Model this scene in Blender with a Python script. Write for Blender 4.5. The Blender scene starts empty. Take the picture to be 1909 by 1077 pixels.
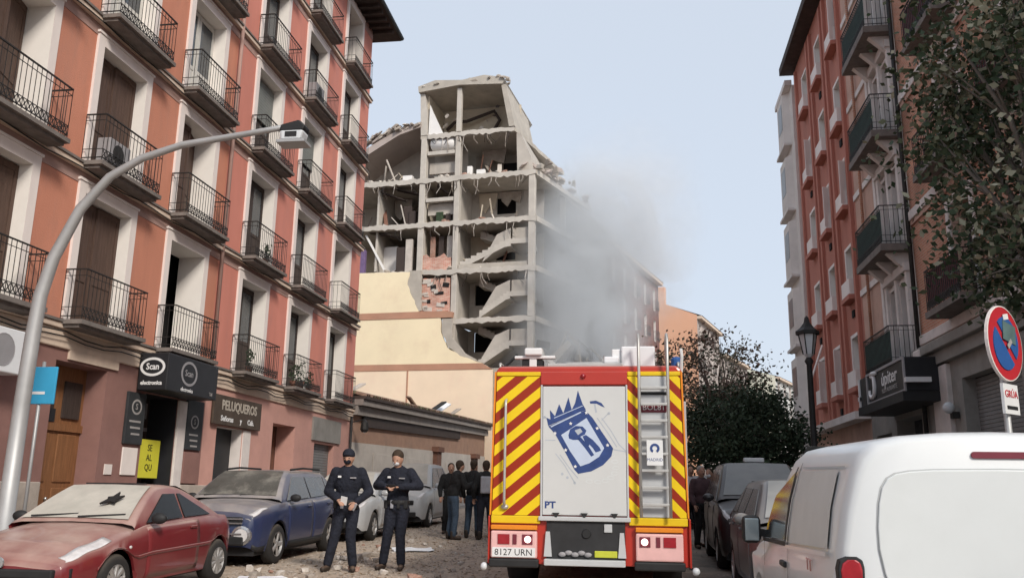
import bpy, bmesh, math, random
from mathutils import Vector, Matrix, Euler
from mathutils.geometry import tessellate_polygon
random.seed(11)
SC = bpy.context.scene
COL = SC.collection
RAD = math.radians
SLOPE = .02                      # the street climbs two per cent away from the camera
def gz(y): return SLOPE * y

# ---------------------------------------------------------------- camera
def cam_axes(yaw, pitch, roll):
    yaw, pitch, roll = RAD(yaw), RAD(pitch), RAD(roll)
    fwd = Vector((math.sin(yaw)*math.cos(pitch), math.cos(yaw)*math.cos(pitch), math.sin(pitch)))
    right = Vector((math.cos(yaw), -math.sin(yaw), 0)); up = right.cross(fwd)
    return (math.cos(roll)*right + math.sin(roll)*up, -math.sin(roll)*right + math.cos(roll)*up, fwd)
cr, cu, cf = cam_axes(-8.27, 12.98, .884)
cam_d = bpy.data.cameras.new('camera'); cam = bpy.data.objects.new('camera', cam_d); COL.objects.link(cam)
cam_d.sensor_width = 36; cam_d.lens = 1640/1909*36; cam_d.clip_start = .05; cam_d.clip_end = 3000
cam.matrix_world = Matrix(((cr.x, cu.x, -cf.x, 0), (cr.y, cu.y, -cf.y, 0), (cr.z, cu.z, -cf.z, 1.5), (0, 0, 0, 1)))
SC.camera = cam
# ---------------------------------------------------------------- sky, sun, exposure
SUN_EL, SUN_AZ = 36, 143         # azimuth clockwise from +Y: behind the camera, to the right
W = bpy.data.worlds.new('World'); SC.world = W; W.use_nodes = True
nt = W.node_tree; bg = nt.nodes['Background']
sky = nt.nodes.new('ShaderNodeTexSky'); sky.sky_type = 'NISHITA'; sky.sun_disc = False
sky.sun_elevation = RAD(SUN_EL); sky.sun_rotation = RAD(SUN_AZ); sky.air_density = 1.0; sky.dust_density = 3.0; sky.ozone_density = 1.5
veil = nt.nodes.new('ShaderNodeMix'); veil.data_type = 'RGBA'; veil.inputs[0].default_value = .72
veil.inputs[7].default_value = (7.2, 7.9, 8.9, 1)          # thin even high cloud
nt.links.new(sky.outputs[0], veil.inputs[6]); nt.links.new(veil.outputs[2], bg.inputs[0])
bg.inputs[1].default_value = .076
sun_d = bpy.data.lights.new('sun', 'SUN'); sun_d.energy = 2.0; sun_d.angle = RAD(12); sun_d.color = (1, .94, .85)
sun = bpy.data.objects.new('sun', sun_d); COL.objects.link(sun); sun.location = (20, -20, 40)
_sd = Vector((math.sin(RAD(SUN_AZ))*math.cos(RAD(SUN_EL)), math.cos(RAD(SUN_AZ))*math.cos(RAD(SUN_EL)), math.sin(RAD(SUN_EL))))
sun.rotation_euler = _sd.to_track_quat('Z', 'Y').to_euler()
vs = SC.view_settings; SC.display_settings.display_device = 'sRGB'
vs.view_transform = 'Standard'; vs.look = 'None'; vs.exposure = .62; vs.gamma = 1; vs.use_curve_mapping = False
SC.render.engine = 'CYCLES'
cy = SC.cycles; cy.use_denoising = True; cy.max_bounces = 5; cy.diffuse_bounces = 3; cy.glossy_bounces = 2; cy.transmission_bounces = 3
cy.transparent_max_bounces = 8; cy.volume_bounces = 2; cy.volume_step_rate = 3; cy.caustics_reflective = False; cy.caustics_refractive = False
cy.use_adaptive_sampling = True; cy.adaptive_threshold = .02

# ---------------------------------------------------------------- materials
MATS = {}
def lin(c): return tuple((v/12.92 if v <= .04045 else ((v+.055)/1.055)**2.4) for v in c)
def pm(name, base, rough=.85, var=.18, scale=2.0, bump=.0, bscale=30, metal=0, spec=.3, stain=0, stain_col=None, stretch=(1, 1, 1),
       dust=0, dust_col=(.40, .35, .29), coat=0, emit=None, alpha=1, trans=0, sscale=.7):
    """noise-varied surface; dust lies on what faces up, stain is blotchy wear"""
    m = bpy.data.materials.new(name); m.use_nodes = True; MATS[name] = m
    t = m.node_tree; b = t.nodes['Principled BSDF']; L = t.links.new
    tc = t.nodes.new('ShaderNodeTexCoord'); mp = t.nodes.new('ShaderNodeMapping'); mp.inputs[3].default_value = stretch
    L(tc.outputs['Object'], mp.inputs[0])
    n = t.nodes.new('ShaderNodeTexNoise'); n.inputs['Scale'].default_value = scale; n.inputs['Detail'].default_value = 6; n.inputs['Roughness'].default_value = .62
    L(mp.outputs[0], n.inputs[0])
    r = t.nodes.new('ShaderNodeValToRGB'); e = r.color_ramp.elements
    e[0].position, e[1].position = .28, .72
    e[0].color = tuple(min(1, c*(1-var)) for c in base) + (1,); e[1].color = tuple(min(1, c*(1+var)) for c in base) + (1,)
    L(n.outputs['Fac'], r.inputs[0]); out = r.outputs[0]
    def mix(a, col, fac):
        x = t.nodes.new('ShaderNodeMix'); x.data_type = 'RGBA'; L(a, x.inputs[6]); x.inputs[7].default_value = tuple(col) + (1,); L(fac, x.inputs[0]); return x.outputs[2]
    if stain:
        n2 = t.nodes.new('ShaderNodeTexNoise'); n2.inputs['Scale'].default_value = sscale; n2.inputs['Detail'].default_value = 8; n2.inputs['Roughness'].default_value = .7
        L(mp.outputs[0], n2.inputs[0])
        mr = t.nodes.new('ShaderNodeMapRange'); mr.inputs[1].default_value = .5; mr.inputs[2].default_value = .72; mr.inputs[4].default_value = stain
        L(n2.outputs['Fac'], mr.inputs[0]); out = mix(out, stain_col or tuple(c*.5 for c in base), mr.outputs[0])
    rough_out = None
    if dust:
        g = t.nodes.new('ShaderNodeNewGeometry'); s = t.nodes.new('ShaderNodeSeparateXYZ'); L(g.outputs['Normal'], s.inputs[0])
        mr = t.nodes.new('ShaderNodeMapRange'); mr.inputs[1].default_value = .25; mr.inputs[2].default_value = .85; mr.inputs[3].default_value = dust*.05; mr.inputs[4].default_value = dust
        L(s.outputs[2], mr.inputs[0])
        n3 = t.nodes.new('ShaderNodeTexNoise'); n3.inputs['Scale'].default_value = 2.2; n3.inputs['Detail'].default_value = 7; L(tc.outputs['Object'], n3.inputs[0])
        mm = t.nodes.new('ShaderNodeMath'); mm.operation = 'MULTIPLY'; mm.use_clamp = True
        ad = t.nodes.new('ShaderNodeMapRange'); ad.inputs[1].default_value = .3; ad.inputs[2].default_value = .62; ad.inputs[3].default_value = .55; ad.inputs[4].default_value = 1.1
        L(n3.outputs['Fac'], ad.inputs[0]); L(mr.outputs[0], mm.inputs[0]); L(ad.outputs[0], mm.inputs[1])
        out = mix(out, dust_col, mm.outputs[0])
        rr = t.nodes.new('ShaderNodeMapRange'); rr.inputs[3].default_value = rough; rr.inputs[4].default_value = .95; L(mm.outputs[0], rr.inputs[0]); rough_out = rr.outputs[0]
    L(out, b.inputs['Base Color'])
    if rough_out: L(rough_out, b.inputs['Roughness'])
    else: b.inputs['Roughness'].default_value = rough
    b.inputs['Metallic'].default_value = metal; b.inputs['Specular IOR Level'].default_value = spec
    if coat: b.inputs['Coat Weight'].default_value = coat; b.inputs['Coat Roughness'].default_value = .08
    if trans: b.inputs['Transmission Weight'].default_value = trans
    if alpha < 1: b.inputs['Alpha'].default_value = alpha
    if emit: b.inputs['Emission Color'].default_value = emit[0] + (1,); b.inputs['Emission Strength'].default_value = emit[1]
    if bump:
        nb = t.nodes.new('ShaderNodeTexNoise'); nb.inputs['Scale'].default_value = bscale; nb.inputs['Detail'].default_value = 5; L(tc.outputs['Object'], nb.inputs[0])
        bp = t.nodes.new('ShaderNodeBump'); bp.inputs['Strength'].default_value = bump; bp.inputs['Distance'].default_value = .03
        L(nb.outputs['Fac'], bp.inputs['Height']); L(bp.outputs[0], b.inputs['Normal'])
    return m
def brickmat(name, c1, c2, mortar, scale=1.0, plane='yz', rough=.9, var=.25):
    m = bpy.data.materials.new(name); m.use_nodes = True; MATS[name] = m
    t = m.node_tree; b = t.nodes['Principled BSDF']; L = t.links.new; b.inputs['Roughness'].default_value = rough; b.inputs['Specular IOR Level'].default_value = .2
    tc = t.nodes.new('ShaderNodeTexCoord'); s = t.nodes.new('ShaderNodeSeparateXYZ'); c = t.nodes.new('ShaderNodeCombineXYZ'); L(tc.outputs['Object'], s.inputs[0])
    L(s.outputs[{'x': 0, 'y': 1}[plane[0]]], c.inputs[0]); L(s.outputs[2], c.inputs[1])
    br = t.nodes.new('ShaderNodeTexBrick'); L(c.outputs[0], br.inputs[0])
    br.inputs['Color1'].default_value = c1 + (1,); br.inputs['Color2'].default_value = c2 + (1,); br.inputs['Mortar'].default_value = mortar + (1,)
    br.inputs['Scale'].default_value = scale; br.inputs['Mortar Size'].default_value = .012; br.inputs['Brick Width'].default_value = .26; br.inputs['Row Height'].default_value = .075
    n = t.nodes.new('ShaderNodeTexNoise'); n.inputs['Scale'].default_value = .8; n.inputs['Detail'].default_value = 7; L(tc.outputs['Object'], n.inputs[0])
    mr = t.nodes.new('ShaderNodeMapRange'); mr.inputs[1].default_value = .3; mr.inputs[2].default_value = .7; mr.inputs[3].default_value = 1-var; mr.inputs[4].default_value = 1+var; L(n.outputs['Fac'], mr.inputs[0])
    x = t.nodes.new('ShaderNodeMix'); x.data_type = 'RGBA'; x.blend_type = 'MULTIPLY'; x.inputs[0].default_value = 1; L(br.outputs['Color'], x.inputs[6]); L(mr.outputs[0], x.inputs[7]); L(x.outputs[2], b.inputs['Base Color'])
    bp = t.nodes.new('ShaderNodeBump'); bp.inputs['Strength'].default_value = .4; bp.inputs['Distance'].default_value = .01; bp.invert = True; L(br.outputs['Fac'], bp.inputs['Height']); L(bp.outputs[0], b.inputs['Normal'])
    return m

# ---------------------------------------------------------------- mesh builder
class MB:
    def __init__(s): s.v = []; s.f = []
    def add(s, vs, fs):
        o = len(s.v); s.v += [tuple(p) for p in vs]; s.f += [tuple(i+o for i in f) for f in fs]; return s
    def box(s, x0, x1, y0, y1, z0, z1):
        return s.add([(x, y, z) for z in (z0, z1) for y in (y0, y1) for x in (x0, x1)],
                     [(0, 2, 3, 1), (4, 5, 7, 6), (0, 1, 5, 4), (2, 6, 7, 3), (0, 4, 6, 2), (1, 3, 7, 5)])
    def obox(s, c, size, rot=(0, 0, 0)):
        M = Euler(rot).to_matrix(); c = Vector(c); h = [q/2 for q in size]
        return s.add([c + M @ Vector((x*h[0], y*h[1], z*h[2])) for z in (-1, 1) for y in (-1, 1) for x in (-1, 1)],
                     [(0, 2, 3, 1), (4, 5, 7, 6), (0, 1, 5, 4), (2, 6, 7, 3), (0, 4, 6, 2), (1, 3, 7, 5)])
    def bar(s, a, b, w, h=None):
        """square bar from a to b"""
        a, b = Vector(a), Vector(b); d = (b-a).normalized(); up = Vector((0, 0, 1)) if abs(d.z) < .9 else Vector((1, 0, 0))
        x = d.cross(up).normalized()*w/2; y = x.cross(d).normalized()*(h or w)/2
        return s.add([a-x-y, a+x-y, a+x+y, a-x+y, b-x-y, b+x-y, b+x+y, b-x+y], [(0, 3, 2, 1), (4, 5, 6, 7), (0, 1, 5, 4), (1, 2, 6, 5), (2, 3, 7, 6), (3, 0, 4, 7)])
    def tube(s, pts, r, n=8, cap=True):
        pts = [Vector(p) for p in pts]; rs = r if isinstance(r, (list, tuple)) else [r]*len(pts); vs = []; fs = []
        ref = None
        for i, p in enumerate(pts):
            d = (pts[min(i+1, len(pts)-1)] - pts[max(i-1, 0)]).normalized()
            if ref is None: ref = d.orthogonal().normalized()
            ref = (ref - d*ref.dot(d)).normalized(); q = d.cross(ref)
            vs += [p + (ref*math.cos(k*2*math.pi/n) + q*math.sin(k*2*math.pi/n))*rs[i] for k in range(n)]
        for i in range(len(pts)-1):
            fs += [(i*n+k, i*n+(k+1) % n, (i+1)*n+(k+1) % n, (i+1)*n+k) for k in range(n)]
        if cap: fs += [tuple(range(n-1, -1, -1)), tuple(range((len(pts)-1)*n, len(pts)*n))]
        return s.add(vs, fs)
    def prism(s, poly, d0, d1, axis='x'):
        """2-D polygon extruded along axis; poly coords are the other two axes in order"""
        def P(a, b, d): return {'x': (d, a, b), 'y': (a, d, b), 'z': (a, b, d)}[axis]
        n = len(poly); vs = [P(a, b, d0) for a, b in poly] + [P(a, b, d1) for a, b in poly]
        tri = tessellate_polygon([[Vector((a, b, 0)) for a, b in poly]])
        fs = [tuple(t) for t in tri] + [tuple(i+n for i in t[::-1]) for t in tri] + [(i, (i+1) % n, n+(i+1) % n, n+i) for i in range(n)]
        return s.add(vs, fs)
    def lathe(s, prof, n=16, c=(0, 0, 0), axis='z', arc=2*math.pi):
        vs = []; c = Vector(c); full = abs(arc-2*math.pi) < 1e-6; m = n if full else n+1
        for r, h in prof:
            for k in range(m):
                a = arc*k/n; p = (r*math.cos(a), r*math.sin(a), h)
                vs.append(c + Vector({'z': p, 'x': (p[2], p[0], p[1]), 'y': (p[0], p[2], p[1])}[axis]))
        fs = [(i*m+k, i*m+(k+1) % m, (i+1)*m+(k+1) % m, (i+1)*m+k) for i in range(len(prof)-1) for k in range(n)]
        return s.add(vs, fs)
    def ball(s, c, r, n=8, m=6):
        rx, ry, rz = r if isinstance(r, (tuple, list)) else (r, r, r); c = Vector(c); vs = [c+Vector((0, 0, -rz))]
        for i in range(1, m):
            t = math.pi*i/m - math.pi/2
            vs += [c + Vector((rx*math.cos(t)*math.cos(2*math.pi*k/n), ry*math.cos(t)*math.sin(2*math.pi*k/n), rz*math.sin(t))) for k in range(n)]
        vs.append(c+Vector((0, 0, rz))); fs = [(0, 1+(k+1) % n, 1+k) for k in range(n)]
        for i in range(m-2): fs += [(1+i*n+k, 1+i*n+(k+1) % n, 1+(i+1)*n+(k+1) % n, 1+(i+1)*n+k) for k in range(n)]
        o = 1+(m-2)*n; fs += [(o+k, o+(k+1) % n, len(vs)-1) for k in range(n)]
        return s.add(vs, fs)
    def mesh(s, name, mat, smooth=False, fix=True):
        me = bpy.data.meshes.new(name); me.from_pydata(s.v, [], s.f)
        if fix:
            bm = bmesh.new(); bm.from_mesh(me); bmesh.ops.recalc_face_normals(bm, faces=bm.faces); bm.to_mesh(me); bm.free()
        me.materials.append(MATS[mat] if isinstance(mat, str) else mat)
        if smooth: me.polygons.foreach_set('use_smooth', [True]*len(me.polygons))
        me.update(); return me
    def build(s, name, mat, parent=None, smooth=False, loc=None, bevel=0, subsurf=0, fix=True):
        o = link(name, s.mesh(name, mat, smooth, fix), parent, loc)
        if bevel: b = o.modifiers.new('bevel', 'BEVEL'); b.width = bevel; b.segments = 2; b.limit_method = 'ANGLE'; b.angle_limit = RAD(40)
        if subsurf: b = o.modifiers.new('subsurf', 'SUBSURF'); b.levels = b.render_levels = subsurf
        return o
def link(name, data, parent=None, loc=None, rot=None):
    o = bpy.data.objects.new(name, data); COL.objects.link(o)
    if parent is not None: o.parent = parent
    if loc is not None: o.location = loc
    if rot is not None: o.rotation_euler = rot
    return o
def thing(name, label, cat, loc=(0, 0, 0), rot=(0, 0, 0), group=None):
    o = link(name, None, None, loc, rot); o.empty_display_size = .2; return tag(o, label, cat, group)
def tag(o, label, cat, group=None, kind=None):
    if label: o['label'] = label
    if cat: o['category'] = cat
    if group: o['group'] = group
    if kind: o['kind'] = kind
    return o
def setting(o, kind='structure', label=None, cat=None):
    o['kind'] = kind
    if label: o['label'] = label
    if cat: o['category'] = cat
    return o
def text_mesh(txt, size, depth=.004, align='CENTER', shear=0, bold=0):
    c = bpy.data.curves.new('lettering', 'FONT'); c.body = txt; c.size = size; c.extrude = depth; c.align_x = align; c.align_y = 'CENTER'; c.shear = shear; c.offset = bold; c.resolution_u = 2
    o = bpy.data.objects.new('lettering', c); COL.objects.link(o); bpy.context.view_layer.update()
    me = bpy.data.meshes.new_from_object(o.evaluated_get(bpy.context.evaluated_depsgraph_get())); bpy.data.objects.remove(o); return me
def lettering(txt, size, mat, parent, loc, rot, sx=1, depth=.004, name='lettering', bold=0, shear=0):
    me = text_mesh(txt, size, depth, bold=bold, shear=shear); me.materials.clear(); me.materials.append(MATS[mat])
    o = link(name, me, parent, loc, rot); o.scale = (sx, 1, 1); return o
def wallcells(mb, y0, y1, z0, z1, holes, x=0.0):
    """front wall skin in the plane x, with rectangular holes (ya,yb,za,zb)"""
    ys = sorted({y0, y1, *[min(max(h[i], y0), y1) for h in holes for i in (0, 1)]}); zs = sorted({z0, z1, *[min(max(h[i], z0), z1) for h in holes for i in (2, 3)]})
    for i in range(len(ys)-1):
        run = None
        for j in range(len(zs)-1):
            cy_, cz_ = (ys[i]+ys[i+1])/2, (zs[j]+zs[j+1])/2
            if any(h[0] < cy_ < h[1] and h[2] < cz_ < h[3] for h in holes): continue
            mb.add([(x, ys[i], zs[j]), (x, ys[i+1], zs[j]), (x, ys[i+1], zs[j+1]), (x, ys[i], zs[j+1])], [(0, 1, 2, 3)])
    return mb
def reveals(mb, holes, d, x=0.0):
    for a, b, c, e in holes:
        p = [(a, c), (b, c), (b, e), (a, e)]
        for i in range(4):
            q, r = p[i], p[(i+1) % 4]
            mb.add([(x, *q), (x, *r), (x-d, *r), (x-d, *q)], [(0, 1, 2, 3)])
    return mb
# ---------------------------------------------------------------- palette
pm('asphalt', (.075, .07, .066), .92, .25, 1.5, .5, 60, stain=.75, stain_col=(.17, .135, .105), sscale=.35)
pm('dusty_road', (.20, .155, .115), .95, .3, 1.1, .6, 45, stain=.6, stain_col=(.32, .26, .2), sscale=.8)
pm('paving', (.30, .27, .24), .9, .15, 3, .3, 40, stain=.5)
pm('kerb_stone', (.36, .34, .32), .9, .15, 4, .3, 40)
pm('earth', (.16, .14, .12), .95, .2, .5)
pm('plaster_orange', (.56, .235, .155), .9, .13, .9, .3, 35, stain=.75, stain_col=(.40, .215, .165), stretch=(1, 1, .28))
pm('plaster_red', (.61, .235, .18), .9, .12, .8, .3, 35, stain=.7, stain_col=(.46, .22, .2), stretch=(1, 1, .28))
pm('frieze_mauve', (.40, .26, .225), .9, .12, 1.5, .1, 40, stain=.4, stain_col=(.27, .2, .18))
pm('ground_mauve', (.27, .145, .125), .88, .15, 1.2, .15, 40, stain=.5, stain_col=(.22, .12, .11))
pm('ground_salmon', (.58, .32, .27), .88, .1, 1.2, .15, 40, stain=.4, stain_col=(.45, .27, .23))
pm('plinth_stone', (.44, .38, .33), .9, .18, 2.5, .3, 30, stain=.4)
pm('white_trim', (.80, .72, .68), .85, .06, 1.5, .1, 40, stain=.3, stain_col=(.58, .5, .46), stretch=(1, 1, .5))
pm('white_reveal', (.84, .79, .74), .85, .05, 1.5, .06, 40, stain=.25, stain_col=(.66, .6, .55))
pm('cream_trim', (.70, .56, .45), .88, .1, 2, .1, 40, stain=.5, stain_col=(.36, .28, .24))
pm('brown_wood', (.10, .062, .048), .7, .25, 5, .2, 25, stretch=(4, 4, .5))
pm('dark_wood', (.055, .04, .035), .7, .3, 5, .2, 25, stretch=(4, 4, .5))
pm('door_wood', (.24, .11, .05), .55, .25, 4, .15, 25, stretch=(5, 5, .5))
pm('iron', (.035, .033, .032), .6, .3, 8, metal=.3)
pm('slab_stone', (.19, .165, .15), .9, .25, 4, .25, 30, stain=.5, stain_col=(.09, .08, .075))
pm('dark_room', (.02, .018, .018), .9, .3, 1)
pm('pane', (.05, .06, .07), .12, .2, 1, spec=.7)
pm('curtain', (.62, .6, .56), .9, .1, 4)
pm('blind', (.20, .21, .20), .8, .1, 3)
pm('eave_wood', (.06, .045, .04), .85, .3, 4)
pm('roof_tile', (.24, .155, .115), .9, .35, 3, .3, 20, stain=.6, stain_col=(.13, .125, .085))
pm('low_brick', (.34, .21, .15), .92, .15, 2, .3, 30, stain=.5, stain_col=(.22, .16, .13))
pm('low_plaster', (.50, .45, .40), .92, .12, 1, .2, 30, stain=.6, stain_col=(.33, .29, .26))
pm('grey_cornice', (.27, .24, .22), .92, .15, 2, .2, 30)
pm('rust_wood', (.17, .085, .06), .85, .2, 4)
pm('concrete', (.44, .40, .35), .93, .16, 1.2, .3, 18, stain=.4, stain_col=(.27, .245, .22))
pm('concrete_pale', (.52, .48, .43), .93, .12, 1.2, .25, 18, stain=.35, stain_col=(.36, .33, .3))
pm('room_plaster', (.47, .43, .385), .93, .18, .6, .15, 18, stain=.6, stain_col=(.29, .265, .235))
pm('room_warm', (.56, .49, .39), .93, .15, .6, .15, 18, stain=.5, stain_col=(.36, .3, .235))
pm('tank_white', (.78, .76, .74), .6, .06, 2)
pm('party_yellow', (.86, .74, .52), .9, .05, .5, .1, 30, stain=.5, stain_col=(.74, .59, .42))
pm('party_pink', (.86, .70, .53), .9, .06, .5, .1, 30, stain=.4, stain_col=(.82, .58, .46))
pm('party_band', (.46, .25, .17), .9, .12, 1, .1, 30, stain=.4, stain_col=(.36, .25, .18))
pm('rubble_brick', (.36, .21, .16), .95, .3, 3, .4, 20, stain=.7, stain_col=(.5, .42, .37), sscale=1.6)
pm('rubble', (.36, .31, .265), .95, .25, 3, .4, 20)
pm('rubble_pale', (.55, .5, .45), .95, .15, 3, .3, 20)
pm('plastic_white', (.75, .76, .78), .5, .05, 3)
pm('purple_cloth', (.16, .11, .22), .9, .2, 4)
brickmat('infill_brick', (.50, .16, .10), (.62, .36, .27), (.6, .52, .46), 1, 'xz')
brickmat('right_brick', (.42, .185, .12), (.5, .23, .15), (.45, .32, .25), 1, 'yz')
brickmat('far_brick', (.17, .055, .042), (.21, .07, .055), (.2, .13, .11), 1, 'yz')
pm('red_render', (.45, .18, .135), .9, .12, 1.2, .15, 30, stain=.45, stain_col=(.34, .16, .125), stretch=(1, 1, .3))
pm('orange_render', (.46, .21, .12), .9, .14, 1.2, .2, 30, stain=.5, stain_col=(.32, .16, .11))
pm('pink_stone', (.54, .35, .28), .9, .12, 1.2, .2, 30, stain=.5, stain_col=(.3, .2, .17))
pm('pale_stone', (.70, .64, .61), .9, .12, 2, .2, 30, stain=.4)
pm('grey_stone', (.28, .265, .245), .9, .15, 2, .25, 30, stain=.5)
pm('sliver_white', (.66, .60, .56), .9, .08, 1, .1, 30, stain=.3)
pm('green_canvas', (.045, .085, .075), .85, .2, 4)
pm('dark_red_canvas', (.10, .03, .035), .85, .2, 4)
pm('shutter_grey', (.24, .235, .23), .6, .12, 4, metal=.2)
pm('teal_paint', (.14, .22, .20), .6, .12, 3)
pm('salmon_wall', (.74, .42, .28), .9, .06, .4, stain=.25, stain_col=(.66, .4, .3))
pm('far_grey', (.42, .36, .33), .9, .12, .5)
pm('far_white', (.74, .72, .60), .9, .08, .3, stain=.3)
pm('far_pale', (.58, .58, .56), .9, .08, .3)
pm('far_window', (.10, .10, .11), .3, .2, 1)
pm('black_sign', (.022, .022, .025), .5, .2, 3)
pm('sign_panel', (.035, .037, .04), .6, .2, 3)
pm('sign_grey', (.30, .29, .30), .6, .1, 3)
pm('letter_white', (.72, .71, .71), .6, .05, 5)
pm('letter_dim', (.36, .34, .33), .6, .1, 5)
pm('letter_cream', (.46, .41, .35), .7, .15, 8)
pm('brown_board', (.075, .055, .042), .7, .25, 4)
pm('poster_yellow', (.66, .62, .05), .6, .05, 4)
pm('poster_black', (.03, .03, .01), .7, .1, 4)
pm('blue_plate', (.045, .33, .56), .5, .06, 3)
pm('lamp_grey', (.40, .40, .40), .5, .12, 3, metal=.35)
pm('lamp_glass', (.62, .64, .66), .25, .1, 3)
pm('sign_red', (.46, .025, .035), .45, .1, 4, stain=.3)
pm('sign_blue', (.03, .10, .30), .45, .1, 4, stain=.3)
pm('sticker', (.10, .16, .16), .6, .2, 5)
pm('galvanised', (.42, .42, .42), .5, .12, 4, metal=.4)
pm('leaf_dark', (.040, .062, .032), .7, .45, 2.5)
pm('leaf_mid', (.11, .125, .075), .7, .45, 2.5)
pm('leaf_pale', (.30, .29, .21), .7, .4, 2.5)
pm('leaf_evergreen', (.04, .06, .034), .7, .45, 1.5)
pm('leaf_rust', (.20, .14, .11), .8, .45, 1.5)
pm('bark', (.16, .135, .115), .95, .3, 6, .6, 25, stretch=(1, 1, .3))
pm('litter', (.24, .17, .10), .95, .5, 9)
# vehicles
pm('red_paint', (.16, .011, .017), .28, .12, 2, coat=.5, dust=.8, dust_col=(.46, .33, .28))
pm('blue_paint', (.016, .028, .085), .3, .12, 2, coat=.5, dust=.8, dust_col=(.38, .34, .31))
pm('dark_paint', (.035, .033, .036), .3, .15, 2, coat=.4, dust=.5, dust_col=(.26, .245, .235))
pm('grey_paint', (.10, .10, .105), .3, .12, 2, coat=.4, dust=.5, dust_col=(.3, .28, .26))
pm('silver_paint', (.42, .43, .44), .35, .08, 2, coat=.4, dust=.6, dust_col=(.5, .47, .43))
pm('white_paint', (.64, .655, .66), .33, .035, 1.2, coat=.25, spec=.4, stain=.25, stain_col=(.58, .585, .57))
pm('van_side_dirt', (.55, .545, .52), .6, .08, 2, stain=.5, stain_col=(.44, .43, .40))
pm('van_panel', (.62, .64, .64), .38, .04, 1.5, stain=.3, stain_col=(.53, .55, .53))
pm('clean_glass', (.010, .011, .011), .2, .2, 1, spec=.3)
pm('suv_screen', (.09, .088, .08), .3, .3, 3, stain=.9, stain_col=(.34, .32, .28), sscale=1.4)
pm('car_glass', (.03, .035, .038), .08, .2, 1, spec=.8, dust=.55, dust_col=(.40, .37, .33))
pm('dusty_glass', (.46, .43, .38), .8, .12, 3, stain=.6, stain_col=(.33, .32, .28), sscale=1.2)
pm('sky_glass', (.10, .105, .105), .15, .2, 2, spec=.8, dust=.75, dust_col=(.36, .36, .35))
pm('headlamp', (.62, .60, .60), .15, .15, 12, spec=.7)
pm('taillamp', (.30, .012, .02), .2, .25, 10, spec=.6)
pm('rubber', (.022, .021, .021), .9, .2, 6, dust=.4, dust_col=(.2, .17, .14))
pm('alloy', (.45, .44, .43), .4, .15, 6, metal=.6, stain=.5, stain_col=(.3, .26, .22))
pm('trim_black', (.022, .022, .023), .6, .2, 5)
pm('chrome', (.6, .6, .6), .25, .1, 5, metal=.8)
pm('mirror_glass', (.34, .40, .42), .12, .05, 3, metal=.5)
pm('plate_white', (.72, .72, .72), .5, .04, 6)
pm('truck_red', (.43, .030, .018), .35, .1, 2, coat=.3, dust=.4)
pm('truck_orange', (.75, .24, .02), .4, .08, 2)
pm('truck_yellow', (.74, .50, .015), .4, .08, 2)
pm('truck_grey', (.50, .51, .52), .45, .05, 1.5, stain=.2)
pm('truck_white', (.58, .585, .58), .45, .04, 1.5, stain=.25, stain_col=(.5, .5, .48))
pm('ladder_alu', (.50, .49, .47), .45, .12, 5, metal=.5)
pm('emblem_blue', (.035, .065, .20), .5, .2, 9)
pm('emblem_pale', (.50, .57, .70), .5, .05, 6)
pm('emblem_grey', (.42, .45, .50), .5, .1, 9)
pm('plaque_red', (.17, .03, .045), .5, .1, 6)
pm('lamp_pink', (.74, .44, .42), .4, .08, 6)
pm('bay_dark', (.03, .03, .032), .7, .3, 4)
pm('hi_vis', (.5, .52, .05), .6, .1, 4)
pm('lamp_lit', (1, .8, .72), .4, .02, 3, emit=((1, .72, .62), 1.6))
def stripes(name, ca, cb, sgn, pitch):
    m = pm(name, ca, .4, .06, 2); t = m.node_tree; b = t.nodes['Principled BSDF']; L = t.links.new
    src = b.inputs['Base Color'].links[0].from_socket
    tc = t.nodes.new('ShaderNodeTexCoord'); s = t.nodes.new('ShaderNodeSeparateXYZ'); L(tc.outputs['Object'], s.inputs[0])
    a = t.nodes.new('ShaderNodeMath'); a.operation = 'MULTIPLY_ADD'; L(s.outputs[0], a.inputs[0]); a.inputs[1].default_value = -sgn*.82; L(s.outputs[2], a.inputs[2])
    d = t.nodes.new('ShaderNodeMath'); d.operation = 'DIVIDE'; L(a.outputs[0], d.inputs[0]); d.inputs[1].default_value = pitch
    f = t.nodes.new('ShaderNodeMath'); f.operation = 'FRACT'; L(d.outputs[0], f.inputs[0])
    g = t.nodes.new('ShaderNodeMath'); g.operation = 'GREATER_THAN'; L(f.outputs[0], g.inputs[0]); g.inputs[1].default_value = .5
    x = t.nodes.new('ShaderNodeMix'); x.data_type = 'RGBA'; L(g.outputs[0], x.inputs[0]); L(src, x.inputs[6]); x.inputs[7].default_value = cb + (1,); L(x.outputs[2], b.inputs['Base Color'])
stripes('chevron_rise', (.80, .56, .012), (.30, .026, .008), 1, .27)
stripes('chevron_fall', (.80, .56, .012), (.30, .026, .008), -1.25, .27)
# people
pm('skin', (.42, .24, .17), .6, .08, 12)
pm('navy_cloth', (.016, .018, .028), .9, .4, 7, .8, 22)
pm('black_cloth', (.018, .018, .019), .9, .4, 7, .8, 22)
pm('jean_cloth', (.05, .075, .11), .9, .3, 9, .3, 40)
pm('grey_cloth', (.30, .30, .33), .9, .15, 9)
pm('maroon_cloth', (.10, .06, .065), .9, .25, 9)
pm('pale_cloth', (.5, .5, .52), .9, .12, 9)
pm('hair_brown', (.045, .03, .02), .8, .3, 20)
pm('hair_grey', (.30, .28, .26), .8, .3, 20)
pm('boot', (.03, .022, .018), .6, .3, 9, dust=.6, dust_col=(.2, .13, .09))
pm('mask_white', (.75, .76, .78), .8, .05, 9)
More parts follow.
